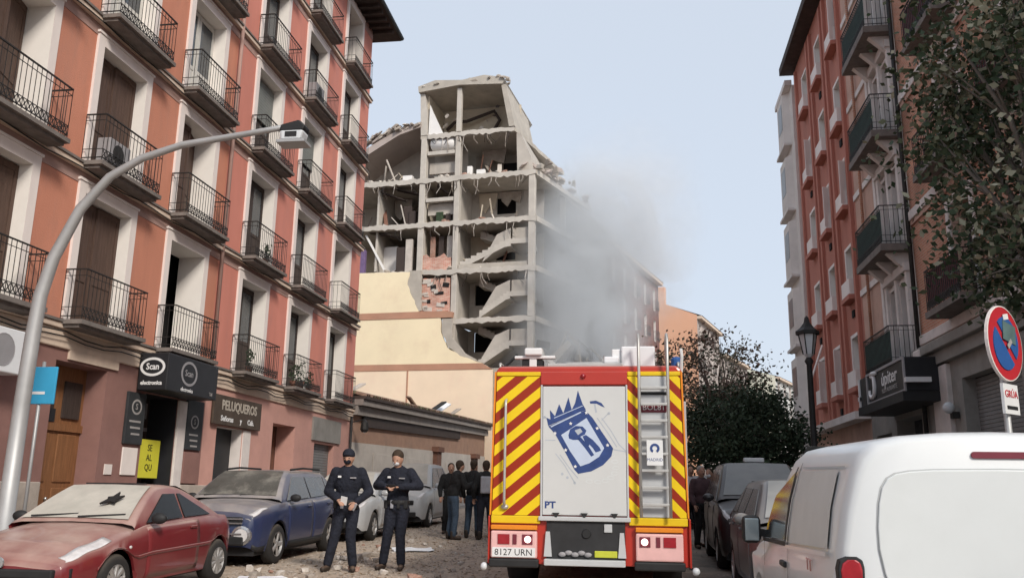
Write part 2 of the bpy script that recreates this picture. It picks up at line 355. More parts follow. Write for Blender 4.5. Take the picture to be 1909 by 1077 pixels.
# ---------------------------------------------------------------- ground, road, pavements
YS = [-25, 0, 20, 40, 55, 85, 108, 155, 260]
XLK = [-7.7, -7.7, -7.7, -7.7, -4.3, 4.3, 10.9, 31, 78]          # left kerb
XRK = [2.95, 2.95, 2.95, 2.95, 5.6, 14.2, 21, 42, 90]             # right kerb
def strip(xa, xb, dz):
    v = []; f = []
    for i, y in enumerate(YS): v += [(xa[i], y, gz(y)+dz), (xb[i], y, gz(y)+dz)]
    for i in range(len(YS)-1): f.append((2*i, 2*i+1, 2*i+3, 2*i+2))
    return MB().add(v, f)
g = MB().add([(-900, -80, gz(-80)-.07), (900, -80, gz(-80)-.07), (900, 1500, gz(1500)-.07), (-900, 1500, gz(1500)-.07)], [(0, 1, 2, 3)]).build('ground', 'earth')
setting(g)
m = pm('road_surface', (.13, .12, .115), .93, .25, 1.4, .5, 55, stain=.6, stain_col=(.2, .18, .16), sscale=.4)
t = m.node_tree; b_ = t.nodes['Principled BSDF']; L = t.links.new; src = b_.inputs['Base Color'].links[0].from_socket
tc = t.nodes.new('ShaderNodeTexCoord'); sx = t.nodes.new('ShaderNodeSeparateXYZ'); L(tc.outputs['Object'], sx.inputs[0])
nz = t.nodes.new('ShaderNodeTexNoise'); nz.inputs['Scale'].default_value = .9; nz.inputs['Detail'].default_value = 9; nz.inputs['Roughness'].default_value = .7; L(tc.outputs['Object'], nz.inputs[0])
ma = t.nodes.new('ShaderNodeMath'); ma.operation = 'MULTIPLY_ADD'; L(nz.outputs['Fac'], ma.inputs[0]); ma.inputs[1].default_value = -7.0; L(sx.outputs[0], ma.inputs[2])
mr = t.nodes.new('ShaderNodeMapRange'); mr.inputs[1].default_value = -1.2; mr.inputs[2].default_value = -4.2; L(ma.outputs[0], mr.inputs[0])
nf = t.nodes.new('ShaderNodeTexNoise'); nf.inputs['Scale'].default_value = 6; nf.inputs['Detail'].default_value = 9; nf.inputs['Roughness'].default_value = .75; L(tc.outputs['Object'], nf.inputs[0])
rp = t.nodes.new('ShaderNodeValToRGB'); rp.color_ramp.elements[0].position = .3; rp.color_ramp.elements[0].color = (.30, .235, .18, 1); rp.color_ramp.elements[1].position = .75; rp.color_ramp.elements[1].color = (.58, .47, .37, 1); L(nf.outputs['Fac'], rp.inputs[0])
x = t.nodes.new('ShaderNodeMix'); x.data_type = 'RGBA'; L(mr.outputs[0], x.inputs[0]); L(src, x.inputs[6]); L(rp.outputs[0], x.inputs[7]); L(x.outputs[2], b_.inputs['Base Color'])
setting(strip(XLK, XRK, 0).build('road', 'road_surface'))
XLW = [v-3.4 for v in XLK]; XRW = [v+5.2 for v in XRK]
for nm, xa, xb, kx in (('pavement_left', XLW, [v-.16 for v in XLK], XLK), ('pavement_right', [v+.16 for v in XRK], XRW, XRK)):
    p = setting(strip(xa, xb, .125).build(nm, 'paving'))
    left = nm.endswith('left')
    # kerb stones: separate pieces near the camera
    ks = MB().box(-.08, .08, .006, .994, -.1, .135).mesh('kerb_stone', 'kerb_stone')
    for i in range(38):
        y = 2+i; link('kerb_stone', ks, p, (kx[0] + (-.08 if left else .08), y, gz(y)), (SLOPE, 0, 0))
    # paving slabs, picked apart where the pavement shows at all
    sl = MB().box(.006, .594, .006, .594, -.02, .018).mesh('paving_slab', 'paving')
    for i in range(20):
        for j in range(4):
            xx = (-8.5-.6*j) if left else (3.2+.6*j); yy = 9+.6*i
            link('paving_slab', sl, p, (xx, yy, gz(yy)+.123), (SLOPE, 0, 0))
    if left:
        kf = MB()
    far = MB(); 
    for i in range(3, len(YS)-1):
        s = -1 if left else 1; a, b = kx[i], kx[i+1]; y0, y1 = YS[i], YS[i+1]
        far.add([(a, y0, gz(y0)-.1), (b, y1, gz(y1)-.1), (b, y1, gz(y1)+.13), (a, y0, gz(y0)+.13), (a+s*.16, y0, gz(y0)+.13), (b+s*.16, y1, gz(y1)+.13)], [(0, 1, 2, 3), (3, 2, 5, 4)])
    far.build('kerb', 'kerb_stone', p)

# ---------------------------------------------------------------- rubble on the road
def chunk_mesh(seed, mat):
    r = random.Random(seed); bm = bmesh.new(); bmesh.ops.create_icosphere(bm, subdivisions=1, radius=1)
    for v in bm.verts:
        v.co = Vector((math.copysign(abs(v.co.x)**.6, v.co.x), math.copysign(abs(v.co.y)**.6, v.co.y), math.copysign(abs(v.co.z)**.6, v.co.z)))*r.uniform(.65, 1.1)
        v.co.z = max(v.co.z, -.55)
    me = bpy.data.meshes.new('rubble_chunk'); bm.to_mesh(me); bm.free(); me.materials.append(MATS[mat]); return me
CH = [chunk_mesh(i, ['rubble', 'rubble_pale', 'rubble_pale', 'rubble_brick', 'rubble', 'rubble_pale', 'rubble', 'rubble', 'rubble_pale', 'rubble', 'rubble', 'rubble_pale'][i]) for i in range(12)]
rr = random.Random(5)
CHUNKL = {'rubble': 'grey brown broken masonry lump lying on the dusty road', 'rubble_pale': 'pale plaster lump lying on the dusty road', 'rubble_brick': 'reddish broken brick lying on the dusty road'}
for i in range(120):
    me = CH[i % 12]; y = rr.uniform(8.5, 20) if i < 75 else rr.uniform(11, 32)
    x = rr.uniform(-6.0, -4.4) if i < 75 else rr.uniform(-5.8, -2.3)
    s = rr.uniform(.025, .085)*(1.5 if i % 9 == 0 else 1)
    if -6.9-.9 < x < -5.72 and (8.6 < y < 12.8 or 13.5 < y < 18): x = rr.uniform(-5.6, -4.6)
    o = link('rubble_chunk', me, None, (x, y, gz(y)+s*.45), (rr.uniform(-.2, .2), rr.uniform(-.2, .2), rr.uniform(0, 6))); o.scale = (s*rr.uniform(.8, 1.6), s, s*rr.uniform(.6, 1))
    k = me.materials[0].name; tag(o, CHUNKL[k], 'rubble', k.replace('_', ' ')+' lumps on the road')
# fine litter nobody could count
lv = MB()
for i in range(14000):
    y = rr.uniform(7, 34); x = rr.gauss(-4.3, 1.5) if rr.random() < .8 else rr.uniform(-7, 2.8)
    if x < -7.5 or x > 2.8: continue
    s = rr.uniform(.008, .035); a = rr.uniform(0, 6.3); z = gz(y)+.004; h = rr.uniform(.003, .022)
    lv.add([(x+s*math.cos(a), y+s*math.sin(a), z), (x+s*math.cos(a+2.1), y+s*math.sin(a+2.1), z), (x+s*math.cos(a+4.2), y+s*math.sin(a+4.2), z), (x, y, z+h)], [(0, 1, 3), (1, 2, 3), (2, 0, 3)])
setting(lv.build('rubble_grit', 'rubble', fix=False), 'stuff', 'fine plaster grit and splinters strewn over the road', 'grit')
lv = MB()
for i in range(2600):
    y = rr.uniform(7, 34); x = rr.gauss(-3.8, 1.6)
    if x < -7.5 or x > 2.8: continue
    s = rr.uniform(.015, .04); a = rr.uniform(0, 6.3); z = gz(y)+.006
    lv.add([(x+s*math.cos(a), y+s*math.sin(a), z), (x+s*.6*math.cos(a+1.6), y+s*.6*math.sin(a+1.6), z+.012), (x-s*math.cos(a), y-s*math.sin(a), z+.002), (x-s*.6*math.cos(a+1.6), y-s*.6*math.sin(a+1.6), z+.01)], [(0, 1, 2, 3)])
setting(lv.build('fallen_leaves', 'litter', fix=False), 'stuff', 'brown fallen leaves scattered over the dusty road', 'leaves')
def sheet(label, x, y, w, d, rot, mat='plastic_white', lift=.02):
    mb = MB(); n = 6; vs = []; r = random.Random(int(x*100))
    for j in range(n+1):
        for i in range(n+1): vs.append(((i/n-.5)*w, (j/n-.5)*d, lift + r.uniform(0, .05)))
    mb.add(vs, [(j*(n+1)+i, j*(n+1)+i+1, (j+1)*(n+1)+i+1, (j+1)*(n+1)+i) for j in range(n) for i in range(n)])
    mb.add([(a, b, c-.012) for a, b, c in vs], [(j*(n+1)+i, (j+1)*(n+1)+i, (j+1)*(n+1)+i+1, j*(n+1)+i+1) for j in range(n) for i in range(n)])
    o = mb.build('plastic_sheet', mat, None, True, (x, y, gz(y))); o.rotation_euler = (SLOPE, 0, rot); tag(o, label, 'sheet')
sheet('crumpled white sheet lying behind the police officers', -4.4, 17.4, .8, .5, .4)
sheet('white scrap lying by the rear wheel of the red car', -5.2, 12.1, .7, .4, .1)
sheet('flat white foam board on the asphalt right of the fire truck', 1.0, 12.6, .55, .9, .3)
# ---------------------------------------------------------------- the red balcony house on the left
XL = -10.5
LB = thing('apartment_house', 'red plastered five storey house with white framed balcony windows on the left', 'house', (XL, 0, 0))
ZB = [4.35 + 3.08*k for k in range(5)]; EAVE = 19.75
CY = [8.3, 11.44, 14.55, 17.77, 21.48, 24.89, 28.4]; END = 31.56; SPLIT = 20.35
WH = 2.83; OP = (.2, 1.78, .1, 2.62)
holes = [(y+OP[0], y+OP[1], z+OP[2], z+OP[3]) for y in CY for z in ZB]
GH = [(9.0, 13.2, .1, 3.15), (14.6, 16.2, .1, 3.73), (17.68, 19.02, .1, 3.45), (21.05, 22.5, .1, 3.0), (24.5, 26.2, .1, 3.35), (27.9, 29.8, .1, 2.97)]
wallcells(MB(), 5, SPLIT, 4.3, EAVE, holes).build('wall', 'plaster_orange', LB, fix=False)['label'] = 'orange plaster wall'
wallcells(MB(), SPLIT, END, 4.3, EAVE, holes).build('wall', 'plaster_red', LB, fix=False)['label'] = 'rose red plaster wall'
wallcells(MB(), 5, SPLIT, -.2, 4.3, GH).build('ground_wall', 'ground_mauve', LB, fix=False)
wallcells(MB(), SPLIT, END, -.2, 4.3, GH).build('ground_wall', 'ground_salmon', LB, fix=False)
for a, b in ((5, 8.9), (13.3, 14.55), (16.25, 17.6), (19.45, 20.98), (22.58, 24.42), (26.28, 27.82), (29.88, END)): MB().box(-.02, .05, a, b, -.1, 1.55).build('plinth', 'plinth_stone', LB, bevel=.02)
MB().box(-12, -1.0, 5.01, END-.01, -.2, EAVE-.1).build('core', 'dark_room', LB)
# side walls closing the block
MB().box(-12.05, -.005, END-.015, END+.003, -.2, EAVE).build('end_wall', 'plaster_red', LB)
MB().box(-12.05, -.005, 4.99, 5.0, -.2, EAVE).build('end_wall', 'plaster_orange', LB)
MB().box(-12.2, -12.05, 5, END, -.2, EAVE).build('rear_wall', 'plaster_red', LB)
# string courses, friezes, eaves
for k, z in enumerate(ZB):
    MB().box(-.02, .10, 5, END+.10, z-.06, z+.05).build('string_course', 'cream_trim', LB, bevel=.015)
    MB().box(-.02, .13, 5, END+.13, z+.052, z+.1).build('string_course', 'slab_stone', LB)
    if k: 
        m = MB()
        m.box(-.02, .012, 5, END+.012, z-.30, z-.063); m.build('frieze', 'frieze_mauve', LB)
MB().box(-.02, .05, 5, END+.05, 3.95, 4.285).build('cornice', 'cream_trim', LB, bevel=.02)
MB().box(-.02, .012, 5, END+.012, EAVE-.42, EAVE-.02).build('frieze', 'frieze_mauve', LB)
MB().box(-12.6, .95, 4.6, END+.9, EAVE, EAVE+.09).build('eave', 'eave_wood', LB)
mb = MB()
for i in range(54): mb.box(-.1, .85, 5+i*.5, 5.12+i*.5, EAVE-.14, EAVE-.004)
mb.build('rafters', 'eave_wood', LB)
MB().tube([(.98, 4.6, EAVE+.1), (.98, END+.9, EAVE+.1)], .09, 8).build('gutter', 'iron', LB, True)
MB().add([(1.0, 4.6, EAVE+.12), (1.0, END+.95, EAVE+.12), (-6, END-3, EAVE+2.6), (-6, 8, EAVE+2.6), (-12.7, 4.6, EAVE+.12), (-12.7, END+.95, EAVE+.12)], [(0, 1, 2, 3), (1, 5, 2), (5, 4, 3, 2), (4, 0, 3)]).build('roof', 'roof_tile', LB)
MB().tube([(.09, SPLIT, 4.6), (.09, SPLIT, EAVE-.05)], .05, 8).build('drainpipe', 'frieze_mauve', LB, True)
MB().tube([(.09, END-.25, .3), (.09, END-.25, 4.1)], .05, 8).build('drainpipe', 'iron', LB, True)
# window surround + reveals, shared
mb = MB(); mb.box(-.02, .055, 0, OP[0], .1, WH); mb.box(-.02, .055, OP[1], 1.98, .1, WH); mb.box(-.02, .055, OP[0]+.001, OP[1]-.001, OP[3], WH); mb.box(-.02, .075, -.03, 2.01, WH+.002, WH+.05)
SUR = mb.mesh('window', 'white_trim')
REV = MB(); 
for q in [((OP[0]+.002, OP[2]), (OP[0]+.002, OP[3])), ((OP[1]-.002, OP[2]), (OP[1]-.002, OP[3])), ((OP[0], OP[3]-.002), (OP[1], OP[3]-.002)), ((OP[0], OP[2]), (OP[1], OP[2]))]:
    (a, b), (c, d) = q; REV.add([(.05, a, b), (.05, c, d), (-.62, c, d), (-.62, a, b)], [(0, 1, 2, 3)])
REV = REV.mesh('reveal', 'white_reveal', fix=False)
def leaf(w, h, kind):
    """one door leaf hinged on y=0, in the plane x=0"""
    mb = MB(); t = .05
    mb.box(-t, 0, 0, .09, 0, h); mb.box(-t, 0, w-.09, w, 0, h); mb.box(-t, 0, .09, w-.09, 0, .16); mb.box(-t, 0, .09, w-.09, h-.12, h); mb.box(-t, 0, .09, w-.09, h*.36, h*.36+.09)
    if kind == 'panel': mb.box(-t+.012, -.014, .085, w-.085, .15, h*.365); mb.box(-t+.012, -.014, .085, w-.085, h*.38, h-.1)
    else: mb.box(-t+.012, -.014, .085, w-.085, .15, h*.365)
    return mb
LW = (OP[1]-OP[0]-.06)/2; LH = OP[3]-OP[2]-.06
PANEL = leaf(LW, LH, 'panel').mesh('shutter', 'brown_wood'); PANELD = leaf(LW, LH, 'panel').mesh('shutter', 'dark_wood'); GLAZ = leaf(LW, LH, 'glass').mesh('door_leaf', 'dark_wood')
GLAZW = leaf(LW, LH, 'glass').mesh('door_leaf', 'curtain')
PANE = MB().box(-.032, -.022, .085, LW-.085, LH*.37, LH-.1).mesh('pane', 'pane')
CURT = MB().box(-.01, .0, .05, LW-.05, .1, LH-.1).mesh('curtain', 'curtain')
BLND = MB()
for i in range(14): BLND.box(-.03, .012, .02, 2*LW, LH*.5+i*.085, LH*.5+i*.085+.078)
BLND = BLND.mesh('roller_blind', 'blind')
# balcony
BW, BP = 2.02, .45
mb = MB(); mb.box(.05, BP+.05, -.08, BW+.04, .02, .1); mb.box(.05, BP-.03, -.03, BW-.01, -.04, .019)
SLAB = mb.mesh('balcony', 'slab_stone')
mb = MB()
def railing(mb, y0, y1, p, z0, h, gap=.12, r=.0095):
    z1 = z0+h
    for a, b in (((.03, y0), (p, y0)), ((p, y0), (p, y1)), ((p, y1), (.03, y1))):
        for zz, w in ((z1, .032), (z0+.07, .022), (z0+.24, .016), (z1-.12, .014)): mb.bar((*a, zz), (*b, zz), w, w*.7)
        n = max(2, int(math.dist(a, b)/gap))
        for i in range(n+1):
            q = (a[0]+(b[0]-a[0])*i/n, a[1]+(b[1]-a[1])*i/n); mb.bar((*q, z0), (*q, z1), r)
            if i < n and a[0] == b[0]:
                c = (q[0], q[1]+(b[1]-a[1])/n/2, z0+.155); mb.bar((c[0], c[1]-.045, c[2]-.07), (c[0], c[1]+.045, c[2]+.07), .012); mb.bar((c[0], c[1]-.045, c[2]+.07), (c[0], c[1]+.045, c[2]-.07), .012)
    return mb
RAIL = railing(MB(), -.04, BW, BP, .1, .95).mesh('railing', 'iron')
ri = random.Random(3)
STATE = {(6, 0): 'half', (6, 1): 'dark', (5, 0): 'half', (5, 1): 'half', (5, 2): 'blind', (5, 3): 'glass', (4, 0): 'half', (4, 1): 'glass', (4, 2): 'blind', (4, 3): 'curtain', (3, 0): 'dark', (3, 1): 'ajar', (3, 2): 'white', (2, 0): 'closed', (2, 1): 'closed', (2, 2): 'white', (1, 0): 'closed', (1, 1): 'ajar'}
for ci, y in enumerate(CY):
    for k, z in enumerate(ZB):
        w = link('window', SUR, LB, (0, y, z)); link('reveal', REV, w)
        st = STATE.get((ci, k)) or ri.choice(['half', 'glass', 'closed', 'ajar', 'curtain'])
        x0 = -.27 if st not in ('closed', 'ajar') else -.2
        def place(me, far=False, ang=0, nm=None):
            yy = OP[1]-.03 if far else OP[0]+.03
            o = link(nm or me.name.split('.')[0], me, w, (x0, yy, OP[2]+.03), (0, 0, (ang if not far else math.pi-ang))); return o
        if st == 'closed': place(PANEL, False, .04); o = place(PANEL, False, .0); o.location.y = OP[0]+.05+LW
        elif st == 'ajar': place(PANEL, False, 0); o = place(PANEL, False, 0); o.location.y = OP[0]+.05+LW; o.location.x = x0-.08; o.rotation_euler.z = .28
        elif st == 'dark': place(PANELD, False, 1.35)
        else:
            lf, gl = (GLAZW, GLAZW) if st == 'white' else (GLAZ, GLAZ)
            a = .0 if st != 'half' else 1.2
            o1 = place(lf, False, a); o2 = place(gl, False, 0); o2.location.y = OP[0]+.05+LW
            if st == 'half': o2.rotation_euler.z = 0; o2.location.x = x0-.06
            for o in (o1, o2):
                p = link('pane', PANE, w, o.location, o.rotation_euler)
            if st in ('curtain', 'white', 'glass'):
                for yy in (OP[0]+.03, OP[0]+.05+LW): link('curtain', CURT, w, (x0-.09, yy, OP[2]+.03))
            if st == 'blind': link('roller_blind', BLND, w, (x0+.05, OP[0]+.03, OP[2]+.03))
        bl = link('balcony', SLAB, LB, (0, y, z)); link('railing', RAIL, bl)
for z, a in ((7.36, .03), (10.44, .02), (4.2, .05), (4.12, .04)):
    MB().tube([(.12, 5+i*.6, z+a*math.sin(i*1.7)) for i in range(45)], .013, 5).build('facade_cable', 'iron', LB)
for y, z, lb in ((14.75, ZB[1]+.1, 'grey air conditioner box standing on a second floor balcony'), (24.95, ZB[3]+.1, 'air conditioner box on a high balcony of the red house')):
    q = thing('air_conditioner', lb, 'air conditioner', (XL+.15, y, z)); MB().box(0, .28, 0, .7, .06, .58).build('housing', 'sign_grey', q, bevel=.02); MB().box(.03, .25, .05, .65, 0, .058).build('foot', 'iron', q); MB().lathe([(0, .285), (.18, .285), (.19, .281)], 18, (0, .3, .32), 'x').build('fan_grille', 'iron', q)
# ---- ground floor openings
def opening(y0, y1, z1, d, mat, z0=.1):
    reveals(MB(), [(y0, y1, z0, z1)], d).build('door_reveal', mat, LB, fix=False)
opening(9.0, 13.2, 3.15, .25, 'ground_mauve'); mb = MB()
for i in range(38): mb.box(-.26, -.22, 9.0, 13.2, .1+i*.08, .1+i*.08+.072)
mb.build('roller_shutter', 'ground_mauve', LB)
opening(14.6, 16.2, 3.73, .45, 'ground_mauve')
D = MB().box(-.5, -.44, 14.6, 16.2, .1, 3.73).build('entrance_door', 'door_wood', LB)
for y0 in (14.62, 15.42):
    for z0, z1 in ((.3, .85), (.95, 1.45), (1.55, 2.45)): MB().box(-.45, -.415, y0+.1, y0+.66, z0, z1).build('door_panel', 'door_wood', D, bevel=.02)
    MB().box(-.45, -.40, y0+.12, y0+.64, 2.75, 3.45).build('door_grille', 'dark_wood', D)
MB().box(-.45, -.39, 14.6, 16.2, 2.5, 2.64).build('door_transom', 'door_wood', D)
MB().box(-.43, -.38, 14.75, 15.3, 2.66, 2.9).build('letter_slot', 'black_sign', D)
MB().ball((-.39, 15.34, 1.25), .035).build('handle', 'chrome', D, True)
MB().box(0, .02, 16.45, 16.7, 1.72, 1.92).build('door_plate', 'white_trim', LB)
MB().box(0, .045, 14.9, 16.5, 3.78, 4.3).build('lintel', 'cream_trim', LB)
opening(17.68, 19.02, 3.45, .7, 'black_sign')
S = MB().box(-.75, -.68, 17.68, 19.02, .1, 3.45).build('shop_door', 'dark_wood', LB)
for i in range(7): MB().box(-.69, -.66, 17.75+i*.18, 17.83+i*.18, 3.0, 3.35).build('transom_bar', 'sign_grey', S)
MB().box(-.69, -.655, 17.72, 18.98, 2.72, 2.8).build('transom', 'sign_grey', S)
for y0, y1, z0, z1, mt, nm in ((16.95, 17.62, 2.35, 3.42, 'sign_panel', 'shop_panel'), (19.42, 20.2, 2.35, 3.5, 'sign_panel', 'shop_panel'), (19.04, 19.4, .2, 3.44, 'pale_stone', 'shop_pilaster'), (17.0, 17.55, 1.72, 2.28, 'white_trim', 'notice'), (19.45, 20.15, 1.58, 2.3, 'ground_mauve', 'shop_panel')):
    MB().box(0, .06 if mt != 'white_trim' else .03, y0, y1, z0, z1).build(nm, mt, LB, bevel=.01)
def ring(c, ry, rz, w, x, n=28):
    mb = MB(); vs = []
    for i in range(n):
        a = 2*math.pi*i/n
        for s in (1, 1-w): vs.append((x, c[0]+ry*s*math.cos(a), c[1]+rz*s*math.sin(a)))
    return mb.add(vs, [(2*i, 2*i+1, (2*i+3) % (2*n), (2*i+2) % (2*n)) for i in range(n)])
RZ = (math.pi/2, 0, math.pi/2)
for y, z, s in ((17.28, 3.12, .1), (19.8, 3.0, .1)):
    ring((y, z), .19, .16, .25, .064).build('logo_ring', 'letter_dim', LB)
    lettering('S', .18, 'letter_dim', LB, (.063, y, z), RZ, 1)
    for i in range(3): MB().box(.06, .064, y-.22+.05*i, y+.2, z-.32-.13*i, z-.28-.13*i).build('sign_line', 'letter_dim', LB)
opening(21.05, 22.5, 3.0, .3, 'pale_stone'); MB().box(-.34, -.29, 21.05, 22.5, .1, 3.0).build('shop_door', 'black_sign', LB)
MB().box(-.29, -.28, 21.35, 21.6, 1.75, 2.0).build('notice', 'white_trim', LB)
MB().box(0, .03, 22.55, 23.0, .3, 3.0).build('shop_pilaster', 'pale_stone', LB)
opening(24.5, 26.2, 3.35, .6, 'ground_salmon'); MB().box(-.68, -.61, 24.5, 26.2, .1, 3.35).build('shop_door', 'rust_wood', LB)
opening(27.9, 29.8, 2.97, .2, 'ground_salmon'); mb = MB()
for i in range(33): mb.box(-.22, -.18, 27.9, 29.8, .1+i*.087, .1+i*.087+.078)
mb.build('roller_shutter', 'shutter_grey', LB)
MB().box(0, .06, 27.6, 30.3, 3.05, 3.8).build('blank_fascia', 'grey_stone', LB)
# projecting black shop sign box: oval logo on its end and on its front
SB = thing('shop_sign', 'black projecting shop sign box with white oval logos above the yellow poster', 'shop sign', (XL, 0, 0))
MB().box(.055, .72, 17.2, 19.45, 3.47, 4.26).build('sign_box', 'black_sign', SB, bevel=.02)
mb = MB(); n = 30; vs = []
for i in range(n):
    a = 2*math.pi*i/n
    for s in (1, .8): vs.append((.37+.285*s*math.cos(a), 17.196, 3.96+.20*(s if s == 1 else .74)*math.sin(a)))
mb.add(vs, [(2*i, 2*i+1, (2*i+3) % (2*n), (2*i+2) % (2*n)) for i in range(n)]).build('logo_ring', 'letter_white', SB)
lettering('Scan', .19, 'letter_white', SB, (.37, 17.195, 3.96), (math.pi/2, 0, 0), .85, bold=.004)
lettering('electronica', .12, 'letter_white', SB, (.37, 17.195, 3.62), (math.pi/2, 0, 0), .9, bold=.004)
ring((18.1, 3.92), .36, .27, .2, .725).build('logo_ring', 'sign_grey', SB)
lettering('Scan', .2, 'sign_grey', SB, (.723, 18.1, 3.92), RZ, 1)
lettering('electronica', .13, 'letter_white', SB, (.723, 18.05, 3.56), RZ, .9)
lettering('Tel', .12, 'letter_dim', SB, (.723, 19.15, 3.58), RZ, 1)
P = MB().box(-.2, -.17, 17.86, 18.76, 1.68, 2.5).build('poster', 'poster_yellow'); P.location = (XL, 0, 0); tag(P, 'yellow poster with black characters hanging in the shop doorway', 'poster')
for i, q in enumerate(('SE', 'AL', 'QU')): lettering(q, .2, 'poster_black', P, (-.168, 18.35, 2.32-.21*i), RZ, 1)
B = MB().box(.05, .11, 20.6, 23.4, 3.04, 3.78).build('hairdresser_sign', 'brown_board', None, bevel=.01); B.location = (XL, 0, 0); tag(B, 'dark brown shop board with pale capital lettering above the black door', 'shop sign')
lettering('PELUQUEROS', .34, 'letter_cream', B, (.112, 22.05, 3.53), RZ, 1.0, bold=.008)
for q, yy in (('Señoras', 21.35), ('y', 22.15), ('Cab.', 22.75)): lettering(q, .19, 'letter_white', B, (.112, yy, 3.2), RZ, 1.15, bold=.006)
# air conditioner over the shutter
AC = thing('air_conditioner', 'white air conditioner unit hung over the mauve shopfront at far left', 'air conditioner', (XL, 12.35, 3.25))
MB().box(.06, .42, 0, .85, 0, .72).build('housing', 'plastic_white', AC, bevel=.02)
MB().lathe([(.0, .425), (.25, .425), (.26, .43), (.27, .42)], 20, (0, .34, .36), 'x').build('fan_grille', 'sign_grey', AC)
MB().box(-.0, .06, .05, .8, .05, .1).build('bracket', 'iron', AC)
for y, z, sc in ((24.97, 4.45, .16), (25.5, 4.45, .2), (26.2, 4.45, .15), (21.9, 4.45, .16), (22.4, 7.53, .14)):
    pt = thing('potted_plant', {24.97: 'small potted plant nearest of three on a first floor balcony', 25.5: 'tall potted plant middle of three on a first floor balcony', 26.2: 'small potted plant farthest of three on a first floor balcony', 21.9: 'potted plant alone on the balcony above the hairdresser board', 22.4: 'potted plant on a second floor balcony above the hairdresser'}[y], 'plant', (XL+.33, y, z))
    MB().lathe([(0, 0), (sc*.5, 0), (sc*.7, sc*1.1), (sc*.6, sc*1.1), (0, sc)], 10).build('pot', 'rust_wood', pt, True)
    mb = MB()
    for i in range(70):
        a = ri.uniform(0, 6.3); r = ri.uniform(0, sc); h = sc+ri.uniform(0, sc*3); l = .05
        c = Vector((r*math.cos(a), r*math.sin(a), h)); d = Vector((ri.gauss(0, 1), ri.gauss(0, 1), ri.gauss(0, 1))).normalized()*l; e = d.orthogonal().normalized()*l*.5
        mb.add([c-d, c-e, c+d, c+e], [(0, 1, 2, 3)])
    mb.build('leaves', 'leaf_dark', pt, fix=False)
# corner lantern of the house
CL = thing('wall_lamp', 'small dark wall lantern on the far corner of the red house', 'lamp', (XL, END-.12, 3.6))
MB().bar((.02, 0, .3), (.55, 0, .42), .04).build('bracket', 'iron', CL); MB().lathe([(.02, .4), (.13, .3), (.16, .05), (.1, -.05), (0, -.05)], 8, (.55, 0, 0)).build('lantern', 'iron', CL)
MB().ball((.55, 0, -.02), .06).build('globe', 'lamp_glass', CL, True)

# ---------------------------------------------------------------- low old building with tiled roof
LW_ = thing('low_building', 'low old brick and plaster building with a mossy tiled roof', 'building', (XL, 0, 0))
Y0, Y1 = END+.02, 54.2
def zc(y): return 4.55+.028*(y-Y0)
MB().add([(-.0, Y0, 3.2), (0, Y1, 3.6), (0, Y1, zc(Y1)), (0, Y0, zc(Y0))], [(0, 1, 2, 3)]).build('upper_wall', 'low_brick', LW_, fix=False)
MB().add([(.03, Y0, 0), (.03, Y1, 0), (.03, Y1, 3.6), (.03, Y0, 3.2), (0, Y1, 3.6), (0, Y0, 3.2)], [(0, 1, 2, 3), (3, 2, 4, 5)]).build('lower_wall', 'low_plaster', LW_, fix=False)
MB().add([(-7, Y0, -.2), (0, Y0, -.2), (0, Y0, 5), (-7, Y0, 6.5), (-7, Y1, -.2), (0, Y1, -.2), (0, Y1, 5.4), (-7, Y1, 6.5)], [(0, 1, 2, 3), (5, 4, 7, 6), (4, 0, 3, 7)]).build('end_wall', 'low_brick', LW_)
def lowbox(x0, x1, za, zb, nm, mt, ya=Y0, yb=Y1):
    MB().add([(x0, ya, zc(ya)+za), (x1, ya, zc(ya)+za), (x1, ya, zc(ya)+zb), (x0, ya, zc(ya)+zb), (x0, yb, zc(yb)+za), (x1, yb, zc(yb)+za), (x1, yb, zc(yb)+zb), (x0, yb, zc(yb)+zb)],
             [(0, 1, 2, 3), (7, 6, 5, 4), (0, 4, 5, 1), (1, 5, 6, 2), (2, 6, 7, 3), (3, 7, 4, 0)]).build(nm, mt, LW_)
lowbox(-.02, .22, -.35, -.02, 'cornice', 'grey_cornice'); lowbox(-.02, .42, 0, .22, 'cornice', 'grey_cornice'); lowbox(-.02, .5, .225, .34, 'gutter', 'eave_wood'); lowbox(.03, .12, -.75, -.36, 'shadow_strip', 'dark_wood', Y0+1, Y0+16)  # the last, dark strip is added below the cornice to stand in for its shade
for y in (42.6, 50.6):
    MB().box(.0, .25, y, y+.8, 0, 3.35).build('pilaster', 'rust_wood', LW_, bevel=.02); MB().box(-.02, .35, y-.12, y+.92, 3.352, 3.6).build('pilaster_cap', 'rust_wood', LW_)
for a, b in ((34, 36.2), (38.2, 40.4), (45, 47.5)):
    MB().box(.03, .06, a, b, 1.1, 2.9).build('walled_up_window', 'low_plaster', LW_, bevel=.01); MB().box(.03, .14, a-.1, b+.1, 1.0, 1.098).build('sill', 'grey_cornice', LW_)
MB().add([(.45, Y0, zc(Y0)+.3), (.45, Y1, zc(Y1)+.3), (-3.6, Y1, zc(Y1)+1.25), (-3.6, Y0, zc(Y0)+1.25), (-7.4, Y1, zc(Y1)+.3), (-7.4, Y0, zc(Y0)+.3)], [(0, 1, 2, 3), (3, 2, 4, 5)]).build('roof', 'roof_tile', LW_, fix=False)
